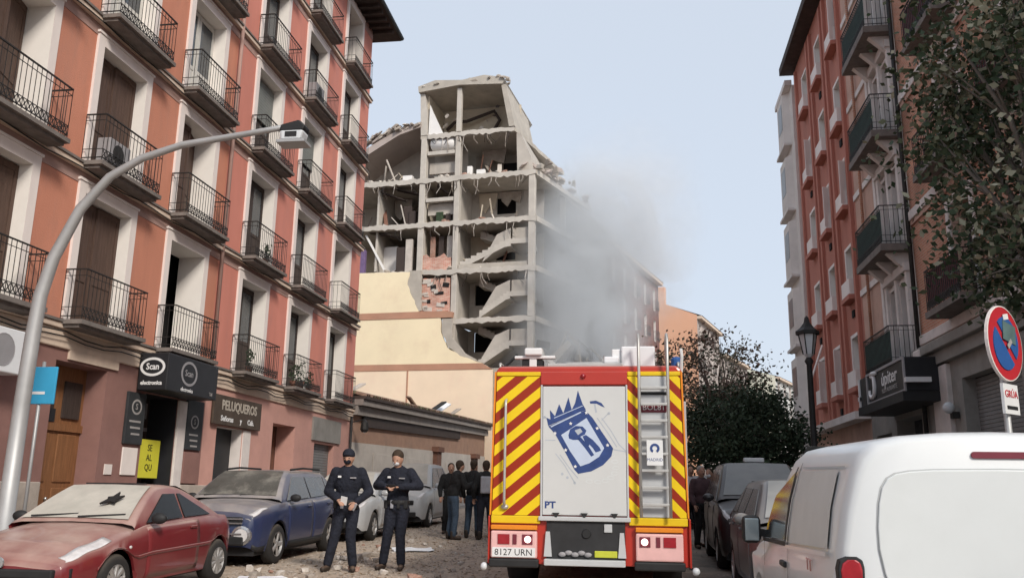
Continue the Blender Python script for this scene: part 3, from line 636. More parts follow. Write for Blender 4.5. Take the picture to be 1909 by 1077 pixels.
def half_tile(mat):
    mb = MB(); n = 6; vs = []
    for xx, r in ((.04, .115), (-.5, .095)):
        for i in range(n+1):
            a = math.pi*i/n; vs.append((xx, r*math.cos(a), r*math.sin(a)))
        for i in range(n, -1, -1):
            a = math.pi*i/n; vs.append((xx, (r-.018)*math.cos(a), (r-.018)*math.sin(a)))
    m_ = 2*(n+1); mb.add(vs, [(i, (i+1) % m_, m_+(i+1) % m_, m_+i) for i in range(m_)] + [(i, i+1, m_-2-i, m_-1-i) for i in range(n)])
    return mb.mesh('roof_tile', mat)
pm('roof_tile_moss', (.16, .145, .09), .95, .4, 4, .3, 20); pm('roof_tile_pale', (.34, .25, .20), .95, .3, 4, .3, 20)
TT = [half_tile('roof_tile'), half_tile('roof_tile_moss'), half_tile('roof_tile_pale')]
th = math.atan2(.95, 4.05); rest = [MB(), MB()]
for row in range(8):
    for i in range(94):
        y = Y0+.12+i*.24; x = .47-row*.44*math.cos(th)
        if y > Y1: break
        z = zc(y)+.3+row*.44*math.sin(th)+.02; k = ri.choices([0, 1, 2], [5, 3, 2])[0]
        if ri.random() < .04: continue
        if row < 3: link('roof_tile', TT[k], LW_, (x, y+ri.uniform(-.02, .02), z), (ri.uniform(-.05, .05), th+ri.uniform(-.05, .05), ri.uniform(-.06, .06)))
        else:
            me = TT[0]; M = Matrix.Translation((x, y, z)) @ Euler((0, th, 0)).to_matrix().to_4x4()
            rest[k == 1].add([M @ v.co for v in me.vertices], [tuple(p.vertices) for p in me.polygons])
for b, mt in zip(rest, ('roof_tile', 'roof_tile_moss')): setting(b.build('roof_tiles', mt, LW_, fix=False), 'stuff')
LW_.rotation_euler = (0, 0, RAD(-2.7)); LW_.location = Vector((XL, Y0, 0)) - Matrix.Rotation(RAD(-2.7), 3, 'Z') @ Vector((0, Y0, 0))
# loose debris that landed on the roof
for i, (y, l) in enumerate(((33.2, .9), (40.5, .7), (44.8, 1.6), (45.8, 1.5), (48.6, 1.0))):
    o = MB().box(-l/2, l/2, -.15, .15, -.03, .04).build('broken_board', ['rubble_pale', 'roof_tile', 'trim_black', 'plastic_white', 'rubble'][i]); o.location = (XL-.5+.047*(y-Y0), y, zc(y)+.78); o.rotation_euler = (.3*(i % 2), -.45 if i != 1 else .6, 1.2)
    tag(o, ['pale broken board on the tiled roof beside the red house', 'brown splinter standing up on the tiled roof', 'long black board lying on the low tiled roof', 'white broken board beside the black one on the roof', 'grey broken board at the far end of the tiled roof'][i], 'board')
# ---------------------------------------------------------------- the blown-open block
RU = thing('ruined_building', 'tall blown open apartment block with bare concrete floors and stairs and a yellow party wall', 'building', (-6.76, 55, 0), (0, 0, -RAD(7)))
rq = random.Random(21)
ZF = [9.25, 12.5, 15.85, 19.2, 22.4]              # floor slab tops
A_, B_, C_ = -7.75, -5.25, 0.0                    # column lines
SK = .16                                          # the street front leans off square
def fx(v): return SK*v
BACK = 15.0
def slab(z, u0, u1, v0, v1, th=.27, nm='floor_slab', mat='concrete', jag=.0, pts=None):
    p = pts or [(u0, v0), (u1, v0), (u1+fx(v1), v1), (u0+fx(v1), v1)]
    if jag:
        q = []
        for i in range(len(p)):
            a, b = p[i], p[(i+1) % len(p)]; n = max(1, int(math.dist(a, b)/.7))
            for k in range(n):
                q.append((a[0]+(b[0]-a[0])*k/n + rq.uniform(-jag, jag), a[1]+(b[1]-a[1])*k/n + rq.uniform(-jag, jag)*.6))
        p = q
    return MB().prism(p, z-th, z, 'z').build(nm, mat, RU)
CHM = {}
def bit(name, c, size, rot, mat):
    i = rq.randrange(6)
    if (mat, i) not in CHM: CHM[(mat, i)] = chunk_mesh(40+i, mat)
    o = link(name, CHM[(mat, i)], RU, c, rot); o.scale = (size[0]*.62, size[1]*.62, size[2]*.62); return o
# floors: left rooms, middle shaft, stair bay
slab(ZF[4], -17, .35, -.05, BACK, jag=.06); slab(ZF[3], -17, .3, -.05, BACK, jag=.06); slab(ZF[2], -17, .3, -.05, BACK, jag=.06)
slab(ZF[1], B_-.2, .3, -.05, BACK, jag=.04); slab(ZF[0], B_-.2, .2, .3, BACK, jag=.1)
# slab edges along the street side that droop and fray
for z, v1 in ((ZF[4], 8.4), (ZF[3], 6.2), (ZF[2], 5.0), (ZF[1], 7.5)):
    MB().add([(.36, -.02, z+.02), (1.1+fx(v1), v1, z-.05), (1.1+fx(v1), v1, z-.35), (.36, -.02, z-.34), (.15, .1, z+.02), (.8+fx(v1), v1, z-.05), (.8+fx(v1), v1, z-.35), (.15, .1, z-.34)],
             [(0, 1, 2, 3), (4, 7, 6, 5), (0, 4, 5, 1), (3, 2, 6, 7), (1, 5, 6, 2), (0, 3, 7, 4)]).build('edge_beam', 'concrete_pale', RU)
# columns and beams of the section
def col(u, v, z0, z1, w=.5, d=.5, mat='concrete_pale'): MB().box(u-w/2, u+w/2, v, v+d, z0, z1).build('column', mat, RU, bevel=.03)
for z0, z1 in zip([6.5]+ZF, ZF+[25.6]):
    if z0 >= 15: col(A_, -.08, z0+.001, z1-.27, .42)
    col(B_, -.07, z0+.001, z1-.27, .38)
    if z1 < 23: col(C_, -.09, z0+.001, z1-.27, .42)
for z0, z1 in zip(ZF, ZF[1:]):
    for v in (5, 10): col(.2+fx(v), v, z0+.001, z1-.27, .4, .4, 'concrete')
def rag_beam(u0, u1, z0, z1, a=.05):
    n = int((u1-u0)/.22); p = [(u0+(u1-u0)*i/n, z1+rq.uniform(-a, a*.6)) for i in range(n+1)]+[(u1-(u1-u0)*i/n, z0+rq.uniform(-a*1.6, a)) for i in range(n+1)]
    MB().prism(p, -.14, -.055, 'y').build('edge_beam', 'concrete_pale', RU)
for z in ZF[2:]: rag_beam(-17, .3, z-.31, z+.03, .07)
rag_beam(B_-.2, .3, ZF[1]-.31, ZF[1]+.03, .06)
# rear and cross walls behind the rooms
for i, (z0, z1) in enumerate(zip([5.5]+ZF, ZF)):
    z1 = z1-.272
    h = [(-4.75, -3.15, z0+1.5, z1-.12)] if i in (1, 2) else [(-3.3, -1.9, z0+1.3, z0+2.5)]
    mb = MB()
    for a in [(B_, .1, z0, z1)]:
        ys = sorted({a[0], a[1], *[q[0] for q in h], *[q[1] for q in h]}); zs = sorted({a[2], a[3], *[q[2] for q in h], *[q[3] for q in h]})
        for p in range(len(ys)-1):
            for q in range(len(zs)-1):
                cu_, cv_ = (ys[p]+ys[p+1])/2, (zs[q]+zs[q+1])/2
                if any(k[0] < cu_ < k[1] and k[2] < cv_ < k[3] for k in h): continue
                mb.box(ys[p], ys[p+1], 3.05, 3.2, zs[q], zs[q+1])
    mb.build('rear_wall', ['room_plaster', 'room_plaster', 'room_plaster', 'room_warm', 'room_plaster'][i], RU)
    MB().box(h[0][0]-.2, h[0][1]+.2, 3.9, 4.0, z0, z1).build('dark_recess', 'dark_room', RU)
    if z0 > 15: MB().box(-17, A_, 4.6, 4.75, z0, z1).build('rear_wall', 'room_warm' if i % 2 else 'room_plaster', RU); MB().box(A_, B_, 3.0, 3.12, z0, z1).build('rear_wall', 'room_plaster', RU)
    MB().box(B_-.12, B_+.1, .5, 4.2, z0, z1).build('cross_wall', 'room_plaster', RU); 
    if z0 > 15: MB().box(A_-.1, A_+.1, .5, 4.6, z0, z1).build('cross_wall', 'room_warm', RU); MB().box(-11.2, -11.05, .35, 4.6, z0, z1).build('partition', 'concrete_pale', RU)
    # street-side remains deep in the block
    MB().box(1.2, 1.35, 9, BACK, z0, z1).build('front_wall', 'far_brick', RU)
# intermediate lintels in the shaft bay
for z in (20.7, 24.1): MB().box(A_+.262, B_-.232, -.02, .3, z, z+.28).build('shaft_beam', 'concrete_pale', RU, bevel=.02)
for z in (20.2, 23.2): MB().box(A_+.262, B_-.232, .5, .7, z-.3, z+.5).build('shaft_panel', 'room_plaster', RU)
# big white water tank on the upper shaft
T = MB().tube([(A_+.35, .5, 25.0), (A_+.5, .5, 25.02), (B_-.45, .5, 25.0), (B_-.35, .5, 25.0)], [.3, .5, .5, .42], 14).build('water_tank', 'tank_white', None, True); T.matrix_world = RU.matrix_basis.copy(); T.location = RU.location; T.rotation_euler = RU.rotation_euler
tag(T, 'white water tank lying in the top of the open shaft', 'water tank')
# brick infill of the shaft, torn
for (z0, z1, mt) in ((ZF[1]+.3, ZF[2]-.43, 'infill_brick'), (ZF[2]+.031, ZF[2]+1.2, 'infill_brick')):
    p = []
    for i in range(9): p.append((A_+.2+i*.25, z1-.05+rq.uniform(-.35, .04)*(1 if z0 > 15 else .2)))
    p = [(A_+.2, z0)]+p+[(B_-.232, z0)]
    MB().prism(p, .02, .22, 'y').build('brick_infill', mt, RU)
for i in range(16):
    z = rq.uniform(ZF[1]+.5, ZF[2]-.7); u = rq.uniform(A_+.4, B_-.5)
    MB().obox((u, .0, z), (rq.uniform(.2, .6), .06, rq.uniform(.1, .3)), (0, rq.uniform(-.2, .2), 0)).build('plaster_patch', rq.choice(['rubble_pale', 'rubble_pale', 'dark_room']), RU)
for z in (17.4,): 
    for i in range(3): MB().box(A_+.5+i*.6, A_+.85+i*.6, .6, .7, z-1.2, z+1.0).build('torn_wall_strip', ['rubble_brick', 'dark_wood', 'rubble_pale'][i], RU)
# ---- storey above (under the mansard) and the penthouse box
slab(25.6, A_-.3, -1.2, -.05, 9, jag=.05, th=.28); rag_beam(A_+.27, -1.25, 25.3, 25.63, .07)
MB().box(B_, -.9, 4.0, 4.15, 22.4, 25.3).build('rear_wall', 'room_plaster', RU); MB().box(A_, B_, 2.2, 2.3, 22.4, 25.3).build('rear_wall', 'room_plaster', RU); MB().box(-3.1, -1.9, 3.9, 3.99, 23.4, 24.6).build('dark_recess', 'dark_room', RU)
MB().prism([(-1.1, 22.4), (.0, 22.4), (-.2, 23.6), (-.9, 25.3), (-1.2, 25.3)], .3, 8, 'y').build('torn_gable', 'room_plaster', RU)
# mansard roof left of the shaft
MB().prism([(A_-.25, 26.2), (-9.6, 25.75), (-10.6, 25.2), (-12.2, 24.3), (-14, 22.9), (-14, 22.4), (-14.4, 22.4), (-14.4, 23.1), (-12.4, 24.75), (-10.7, 25.65), (-9.6, 26.15), (A_-.25, 26.6)], -.2, 6, 'y').build('mansard_roof', 'far_grey', RU)
MB().box(-14, A_-.26, 3.2, 3.3, 22.4, 26.2).build('rear_wall', 'room_plaster', RU)
for i in range(90):
    t_ = rq.random(); u = A_-.3-t_*5.6; z = 26.5-1.05*(t_*1.4)**2 - rq.uniform(0, .25)
    bit('loose_slate', (u, rq.uniform(-.35, .2), z+rq.uniform(-.1, .15)), (rq.uniform(.15, .7), .35, rq.uniform(.06, .3)), (rq.uniform(-.4, .4), -.3-t_*.5+rq.uniform(-.3, .3), 0), rq.choice(['far_grey', 'rubble_pale', 'rubble']))
# penthouse: roof, side fragments, soffit, torn far wall
MB().prism([(A_-.45, 28.75), (-5.2, 29.0), (-2.1, 28.75), (-1.9, 29.0), (-2.0, 29.2), (-3.4, 29.55), (-5, 29.35), (-7.0, 29.55), (A_-.5, 29.2)], -.35, 7.5, 'y').build('penthouse_roof', 'concrete', RU)
MB().prism([(A_-.25, 25.6), (A_+.2, 25.6), (A_+.15, 27.3), (A_-.05, 28.74), (A_-.4, 28.74)], -.1, .25, 'y').build('wall_fragment', 'concrete_pale', RU)
MB().prism([(A_+.25, 25.62), (A_+1.35, 25.62), (A_+.55, 27.3), (A_+.3, 27.9)], .05, .25, 'y').build('leaning_panel', 'tank_white', RU)
col(B_, -.1, 25.64, 28.9, .34, .34)
MB().box(A_+.2, -1.7, 3.3, 3.45, 25.6, 28.8).build('rear_wall', 'room_warm', RU)
MB().prism([(-2.2, 28.74), (-1.85, 28.74), (-1.2, 25.62), (-1.6, 25.62)], -.2, 6, 'y').build('penthouse_side', 'concrete', RU)
MB().box(A_+.0, A_+.15, .3, 4.6, 25.6, 28.7).build('penthouse_side', 'room_warm', RU)
def cable(pts, r=.06, m='dark_wood'): MB().tube(pts, r, 5).build('hanging_debris', m, RU)
cable([(-7.2, 3, 27.2), (-6.5, 2.8, 27.7), (-5.6, 2.7, 27.6), (-4.4, 2.8, 28.0), (-3.6, 2.9, 28.3), (-3.2, 3, 27.6), (-3.6, 3, 26.9), (-4.2, 2.9, 26.2), (-4.6, 2.8, 25.9)], .13)
for i in range(14): u = rq.uniform(-7, -2.6); bit('hanging_debris', (u, rq.uniform(1, 3), rq.uniform(26.8, 28.5) if i < 8 else 25.8), (rq.uniform(.1, .5), .1, rq.uniform(.1, .4)), (0, rq.uniform(-1, 1), 0), rq.choice(['dark_wood', 'rubble_pale', 'rubble']))
for i in range(75):
    u = rq.uniform(A_-.5, -1.9); bit('roof_debris', (u, rq.uniform(-.35, 1), 29.25+rq.uniform(-.1, .3)), (rq.uniform(.15, .8), .35, rq.uniform(.06, .28)), (rq.uniform(-.3, .3), rq.uniform(-.5, .5), 0), rq.choice(['dark_room', 'rubble', 'rubble_pale', 'concrete']))
# ---- stairs: flights seen from the side, landings, half-height parapets
def flight(u0, z0, u1, z1, v0=.15, v1=1.5, th=.5):
    n = 9; p = [(u0, z0-th*.75)]
    for i in range(n):
        a = u0+(u1-u0)*i/n; b = z0+(z1-z0)*(i+1)/n; p += [(a, b-(z1-z0)/n), (a, b)]
    p += [(u1, z1), (u1, z1-th), (u1-.12*(u1-u0), z1-th-.05)]
    MB().prism(p, v0, v1, 'y').build('stair_flight', 'concrete_pale', RU)
for base in ZF[:4]:
    up = 1.95 if base > 15 and base < 19 else 1.75
    if base < 19:
        flight(-3.5 if base < 15 else -4.95, base+.42, -1.45, base+up)
        MB().box(-1.45, -.26, .15, 2.9, base+up-.34, base+up).build('stair_landing', 'concrete_pale', RU)
        flight(-1.45, base+up, -4.0, base+3.0, 1.6, 2.9)
        MB().box(-1.35, -.27, .2, .32, base+up+.001, base+up+.75).build('stair_parapet', 'concrete', RU)
        MB().prism([(-3.4, base+.45), (-1.46, base+up+.02), (-1.46, base+up+.75), (-2.4, base+up+.35)], .16, .24, 'y').build('stair_parapet', 'room_plaster', RU)
MB().box(B_+.24, -.26, .02, .12, ZF[2]+.031, ZF[2]+.35).build('stair_parapet', 'concrete', RU)
# ---- furniture and debris left in the rooms
for i in range(270):
    z = rq.choice(ZF[2:5]+[ZF[4]]); u = rq.choice([rq.uniform(-12.5, A_-.4), rq.uniform(A_+.3, B_-.3), rq.uniform(B_+.3, -.4)]); v = rq.uniform(.05, 2.5)
    sz = rq.uniform(.1, .42); bit('room_debris', (u, v, z+sz*.35), (sz*rq.uniform(.6, 1.8), sz, sz*rq.uniform(.4, 1)), (rq.uniform(-.4, .4), rq.uniform(-.4, .4), rq.uniform(0, 3)), rq.choice(['rubble', 'rubble_pale', 'rubble_pale', 'concrete', 'dark_wood', 'rubble_brick']))
for u, v, z, s, m in ((-9.3, .4, ZF[2], (.7, .5, 1.9), 'dark_wood'), (-9.0, .5, ZF[3], (.6, .4, 1.5), 'dark_wood'), (-12.1, .2, ZF[2], (.45, .3, 1.8), 'purple_cloth'), (-8.6, .4, ZF[3], (.5, .4, 1.1), 'dark_wood'), (-10.6, 1.5, ZF[2], (1.2, .2, 2.3), 'tank_white'), (-8.7, .3, ZF[2], (.5, .3, 2.4), 'rubble_pale'), (-6.6, .4, ZF[3], (.5, .3, .9), 'leaf_dark'), (-6.0, .5, ZF[3], (.4, .3, .8), 'dark_wood'), (-9.0, .2, ZF[4], (.7, .4, .45), 'tank_white'), (-4.5, .3, ZF[4], (.35, .3, .8), 'tank_white'), (-3.7, .3, ZF[4], (.6, .3, .5), 'tank_white')):
    MB().box(u-s[0]/2, u+s[0]/2, v, v+s[1], z+.002, z+s[2]).build('room_wreckage', m, RU, bevel=.03)
# torn reinforcement, cables and laths hanging from the slab edges
for i in range(90):
    z = rq.choice(ZF[2:]+[25.6]); u = rq.uniform(-12.5, -.2) if z < 25 else rq.uniform(A_, -1.4); l = rq.uniform(.25, 1.1)
    MB().tube([(u, -.08, z-.3), (u+rq.uniform(-.1, .1), -.12, z-.3-l*.5), (u+rq.uniform(-.35, .35), -.1+rq.uniform(0, .3), z-.3-l)], .022, 4).build('hanging_cable', rq.choice(['dark_wood', 'iron', 'rubble_pale', 'rubble']), RU)
for i in range(26):
    z = rq.choice(ZF[2:]); u = rq.choice([rq.uniform(-12.2, A_-.6), rq.uniform(B_+.5, -.8)]); l = rq.uniform(.8, 1.9); a = rq.uniform(-.9, .9)
    MB().bar((u, rq.uniform(.2, 1.6), z+.02), (u+l*math.sin(a), rq.uniform(.2, 1.6), z+l*math.cos(a)), rq.uniform(.06, .3), .05).build('leaning_plank', rq.choice(['dark_wood', 'rubble_pale', 'rubble', 'room_warm', 'rust_wood']), RU)
for u0, u1, z0, z1 in ((-4.6, -3.2, 20.6, 22.05), (-3.0, -1.4, 21.0, 22.05), (-11.0, -9.6, 20.5, 22.05), (-4.4, -2.6, 24.0, 25.3)):
    MB().prism([(u0, z1), (u0+.1, z0+.4), (u0+.5, z0), (u0+.8, z0+.5), (u1-.2, z0+.2), (u1, z1)], 2.85, 3.0, 'y').build('torn_plaster', rq.choice(['rubble', 'room_warm', 'concrete']), RU)
MB().bar((-11.9, .3, ZF[3]-.5), (-10.3, .4, ZF[2]+.05), .22, .12).build('fallen_beam', 'tank_white', RU)
for u0, z0, u1, z1 in ((-11.4, 22.0, -9.3, 21.2), (-9.9, 22.0, -8.4, 21.6), (-12, 19.0, -9.4, 18.5), (-6.9, 22.0, -6.0, 21.4)):
    MB().bar((u0, .6, z0), (u1, .8, z1), .5, .06).build('sagging_ceiling', 'dark_wood', RU)
# ---- yellow party wall, torn along its right edge (an outer skin 25 cm in front of the section)
def ragged(p, jag, fixed):
    q = []
    for i in range(len(p)):
        a, b = p[i], p[(i+1) % len(p)]; q.append(a)
        if i in fixed: continue
        n = int(math.dist(a, b)/.25)
        for k in range(1, n): q.append((a[0]+(b[0]-a[0])*k/n+rq.uniform(-jag, jag), a[1]+(b[1]-a[1])*k/n+rq.uniform(-jag, jag)))
    return q
MB().prism(ragged([(-17, 13.05), (-17, 16.0), (-8.3, 15.75), (-8.45, 14.9), (-8.05, 14.0), (-7.55, 13.02)], .05, {0, 5, 1}), -.34, -.121, 'y').build('party_wall', 'party_yellow', RU)
MB().prism([(-17, 12.6), (-17, 13.04), (-5.6, 13.0), (-5.15, 12.9), (-5.2, 12.55)], -.37, -.1, 'y').build('party_band', 'party_band', RU)
MB().prism(ragged([(-17, 9.6), (-17, 12.59), (-6.0, 12.54), (-5.95, 11.6), (-5.5, 10.6), (-4.6, 10.0), (-3.0, 9.5)], .05, {0, 6, 1}), -.34, -.121, 'y').build('party_wall', 'party_yellow', RU)
MB().prism([(-17, 9.15), (-17, 9.59), (-3.1, 9.49), (-2.4, 9.1)], -.37, -.1, 'y').build('party_band', 'party_band', RU)
MB().prism([(-17, 0), (-17, 9.14), (-2.4, 9.09), (-2.35, 0)], -.34, -.121, 'y').build('party_wall', 'party_pink', RU)
MB().prism(ragged([(-5.9, 12.5), (-5.2, 12.5), (-5.15, 11.2), (-4.3, 10.2), (-2.6, 9.2), (-3.0, 9.45), (-4.6, 9.98), (-5.45, 10.6), (-5.9, 11.6)], .05, {0}), -.3, -.11, 'y').build('torn_edge', 'concrete', RU)
MB().prism(ragged([(-8.4, 15.85), (-7.5, 15.85), (-7.4, 13.1), (-7.55, 13.05), (-8.05, 14.0), (-8.45, 14.9)], .04, {0}), -.3, -.11, 'y').build('torn_edge', 'concrete', RU)
MB().box(-8.2, -8.1, -.37, -.341, 0, 9.1).build('wall_joint', 'party_band', RU)
MB().box(-17, -2.4, 0, .4, 0, 9).build('lower_wall', 'rubble', RU); MB().box(B_-.2, B_+.2, -.1, .35, 6, 12.2).build('lower_wall', 'concrete', RU)
MB().box(-17, -16.8, .0, 10, 0, 22).build('side_wall', 'room_plaster', RU)
# ---- wreck of the street front, below and beside the corner column
for i in range(46):
    v = rq.uniform(-.5, 9); u = .4+fx(max(v, 0))+rq.uniform(-.2, 2.4); z = rq.uniform(6.5, 11.4)-.25*abs(u)
    MB().obox((u, v, z), (rq.uniform(.2, 1.4), rq.uniform(.1, .5), rq.uniform(.2, 2.0)), (rq.uniform(-.5, .5), rq.uniform(-.6, .6), rq.uniform(-.5, .5))).build('front_wreckage', rq.choice(['rubble', 'concrete', 'rubble_brick', 'dark_room', 'rubble_pale', 'concrete']), RU)
for i in range(4):
    u = 1.6+i*.75; MB().tube([(u, 1+i*.4, 6), (u+.1, 1+i*.4, 10.4-i*.5), (u+.5, 1.2+i*.4, 11.6-i*.5), (u+1.2, 1.4+i*.4, 10.8-i*.5), (u+1.5, 1.4+i*.4, 8)], .14, 6).build('bent_steel', ['concrete', 'iron', 'concrete', 'rubble_brick'][i], RU)
MB().prism([(.3, 9.0), (2.4, 10.9), (2.6, 10.6), (.6, 8.4)], .2, 1.8, 'y').build('leaning_panel', 'concrete_pale', RU)
for i in range(60):
    v = rq.uniform(0, 9); u = .3+fx(v)+rq.uniform(-1.2, .9); z = 22.5+rq.uniform(0, .75)*(1-abs(v-3)/8)
    bit('roof_debris', (u, v, z), (rq.uniform(.1, .8), rq.uniform(.1, .8), rq.uniform(.1, .6)), (rq.uniform(-.5, .5), rq.uniform(-.6, .6), 1), rq.choice(['rubble', 'concrete', 'far_grey']))
MB().prism([(.2, 0), (.2, 9.0), (.9, 9.9), (1.8, 8.6), (3.0, 9.2), (4.2, 7.6), (4.2, 0)], .9, 1.3, 'y').build('front_remnant', 'rubble', RU)
MB().box(-2.4, .4, .1, .5, 0, 9.0).build('lower_wall', 'concrete', RU)
# heap in the roadway
hp = MB()
for i in range(900):
    a = rq.gauss(0, 1.6); b = rq.gauss(0, 3); h = 2.6*math.exp(-(a*a/5+b*b/18))
    c = Vector((-3.5+a+.27*b, 60+b, gz(60)+h*rq.uniform(.2, 1))); s = rq.uniform(.1, .5)
    hp.obox(c, (s, s*rq.uniform(.5, 1.5), s*rq.uniform(.3, .9)), (rq.uniform(-1, 1), rq.uniform(-1, 1), rq.uniform(0, 3)))
setting(hp.build('rubble_heap', 'rubble', fix=False), 'stuff', 'heap of broken masonry in the road below the ruin', 'rubble')

# ---------------------------------------------------------------- houses beyond, along the bending street
def along(p, d, s): return (p[0]+d[0]*s, p[1]+d[1]*s)
def far_house(nm, label, p, ang, length, h, depth, fmat, gmat, rows, cols, wz0=4.2, step=3.2, ww=1.2, wh=1.9, roof='roof_tile', gable_top=0):
    """street corner p (near), front running away at ang from +Y, body on the left"""
    o = thing(nm, label, 'building', (p[0], p[1], 0), (0, 0, -RAD(ang)))
    hs = []
    for c in range(cols):
        y = (c+.5)*length/cols-ww/2
        for r in range(rows): hs.append((y, y+ww, wz0+r*step, wz0+r*step+wh))
    wallcells(MB(), 0, length, -1, h, hs).build('wall', fmat, o, fix=False)
    MB().add([(0, 0, -1), (-depth, 0, -1), (-depth, 0, h+.42), (-depth*.6, 0, h+max(gable_top, 1.2)+.16), (0, 0, h+.42), (0, length, -1), (-depth, length, -1), (-depth, length, h)], [(0, 1, 2, 3, 4), (5, 6, 7), (1, 6, 7, 2)]).build('gable_wall', gmat, o)
    wm = reveals(MB(), [(0, ww, 0, wh)], .25); W_ = wm.mesh('window', 'white_trim', fix=False); G_ = MB().box(-.3, -.24, 0, ww, 0, wh).mesh('pane', 'far_window'); B_l = railing(MB(), -.1, ww+.1, .35, 0, .9, .2, .02).mesh('balcony', 'iron')
    for q in hs: w = link('window', W_, o, (0, q[0], q[2])); link('pane', G_, w); link('balcony', B_l, w)
    MB().box(-.35, .5, .01, length+.01, h+.001, h+.3).build('cornice', 'cream_trim', o)
    gt = max(gable_top, 1.2); MB().add([(.55, .06, h+.31), (.55, length+.02, h+.31), (-depth*.6, length+.02, h+gt+.06), (-depth*.6, .06, h+gt+.06), (-depth, .06, h+.31), (-depth, length+.02, h+.31)], [(0, 1, 2, 3), (3, 2, 5, 4), (1, 5, 2)]).build('roof', roof, o)
    return o
d16 = (math.sin(RAD(16)), math.cos(RAD(16))); d24 = (math.sin(RAD(24)), math.cos(RAD(24)))
p0 = (-6.76+.25, 55.0); pA = along(p0, d16, 15.2); pB = along(p0, d16, 31.4); pC = along(pB, d16, 24); pD = along(pC, d24, 21); pE = along(pD, d24, 30)
far_house('smoky_house', 'dark red brick house half hidden in the smoke beyond the ruin', pA, 16, 16, 21.3, 10, 'far_brick', 'room_plaster', 6, 5, 3.8, 2.95, .8, 2.0, 'far_grey')
sh = far_house('salmon_house', 'salmon gabled house with a grey street front beyond the smoke', (6.2, 92), 16, 11.5, 19.4, 11, 'far_grey', 'salmon_wall', 6, 4, 3.4, 2.75, 1.0, 1.8, gable_top=3.0)
MB().box(-4.3, -3.5, .4, 1.1, 20, 23.2).build('chimney', 'salmon_wall', sh)
far_house('grey_house', 'grey house between the salmon house and the cream gable', (10.0, 106), 20, 12, 17.5, 11, 'far_grey', 'far_grey', 5, 4, 4, 2.9)
far_house('cream_house', 'cream white gabled house behind the bare tree at the end of the street', (18.0, 120), 22, 26, 16.6, 12, 'far_pale', 'far_white', 5, 8, 3.6, 2.7, gable_top=2.6)
far_house('closing_house', 'pale house closing the view at the far bend', (29, 150), 60, 60, 17, 11, 'far_pale', 'far_pale', 5, 16, 4, 2.8)

# ---------------------------------------------------------------- smoke drifting from the ruin
def smoke(name, label, c, r, dens, seed, col=(.78, .80, .82), rot=(0, 0, 0), sc=.16, lo=.42):
    o = MB().ball((0, 0, 0), (1, 1, 1), 24, 14).build(name, 'rubble', None, True, c); o.scale = r; o.rotation_euler = rot
    m_ = bpy.data.materials.new(name); m_.use_nodes = True; t = m_.node_tree; t.nodes.clear(); L = t.links.new
    out = t.nodes.new('ShaderNodeOutputMaterial'); v = t.nodes.new('ShaderNodeVolumePrincipled'); L(v.outputs[0], out.inputs['Volume']); v.inputs['Color'].default_value = col + (1,); v.inputs['Anisotropy'].default_value = .1
    tc = t.nodes.new('ShaderNodeTexCoord'); ln = t.nodes.new('ShaderNodeVectorMath'); ln.operation = 'LENGTH'; L(tc.outputs['Object'], ln.inputs[0])
    fall = t.nodes.new('ShaderNodeMapRange'); fall.interpolation_type = 'SMOOTHSTEP'; fall.inputs[1].default_value = 1.0; fall.inputs[2].default_value = .15; L(ln.outputs['Value'], fall.inputs[0])
    g = t.nodes.new('ShaderNodeNewGeometry'); mp = t.nodes.new('ShaderNodeMapping'); mp.inputs[1].default_value = (seed, seed*.7, 0); L(g.outputs['Position'], mp.inputs[0])
    n = t.nodes.new('ShaderNodeTexNoise'); n.inputs['Scale'].default_value = sc; n.inputs['Detail'].default_value = 6; n.inputs['Roughness'].default_value = .62; n.inputs['Distortion'].default_value = 1.0; L(mp.outputs[0], n.inputs[0])
    r2 = t.nodes.new('ShaderNodeMapRange'); r2.inputs[1].default_value = lo; r2.inputs[2].default_value = .7; r2.inputs[3].default_value = .04; L(n.outputs['Fac'], r2.inputs[0])
    a = t.nodes.new('ShaderNodeMath'); a.operation = 'MULTIPLY'; L(fall.outputs[0], a.inputs[0]); L(r2.outputs[0], a.inputs[1])
    b = t.nodes.new('ShaderNodeMath'); b.operation = 'MULTIPLY'; L(a.outputs[0], b.inputs[0]); b.inputs[1].default_value = dens; L(b.outputs[0], v.inputs['Density'])
    o.data.materials.clear(); o.data.materials.append(m_); setting(o, 'stuff', label, 'smoke'); return o
smoke('smoke', 'grey smoke pouring from the blown out street front', (-4.1, 57.8, 11.5), (5.2, 6.5, 14.5), 1.9, 3.1, col=(.84, .865, .89), sc=.26, lo=.40)
smoke('smoke', 'thin smoke drifting up and to the right over the dark red house', (-1.7, 62, 18.4), (7.0, 7.5, 11.5), .85, 9.4, col=(.92, .935, .955), rot=(0, .3, 0), sc=.24, lo=.41)
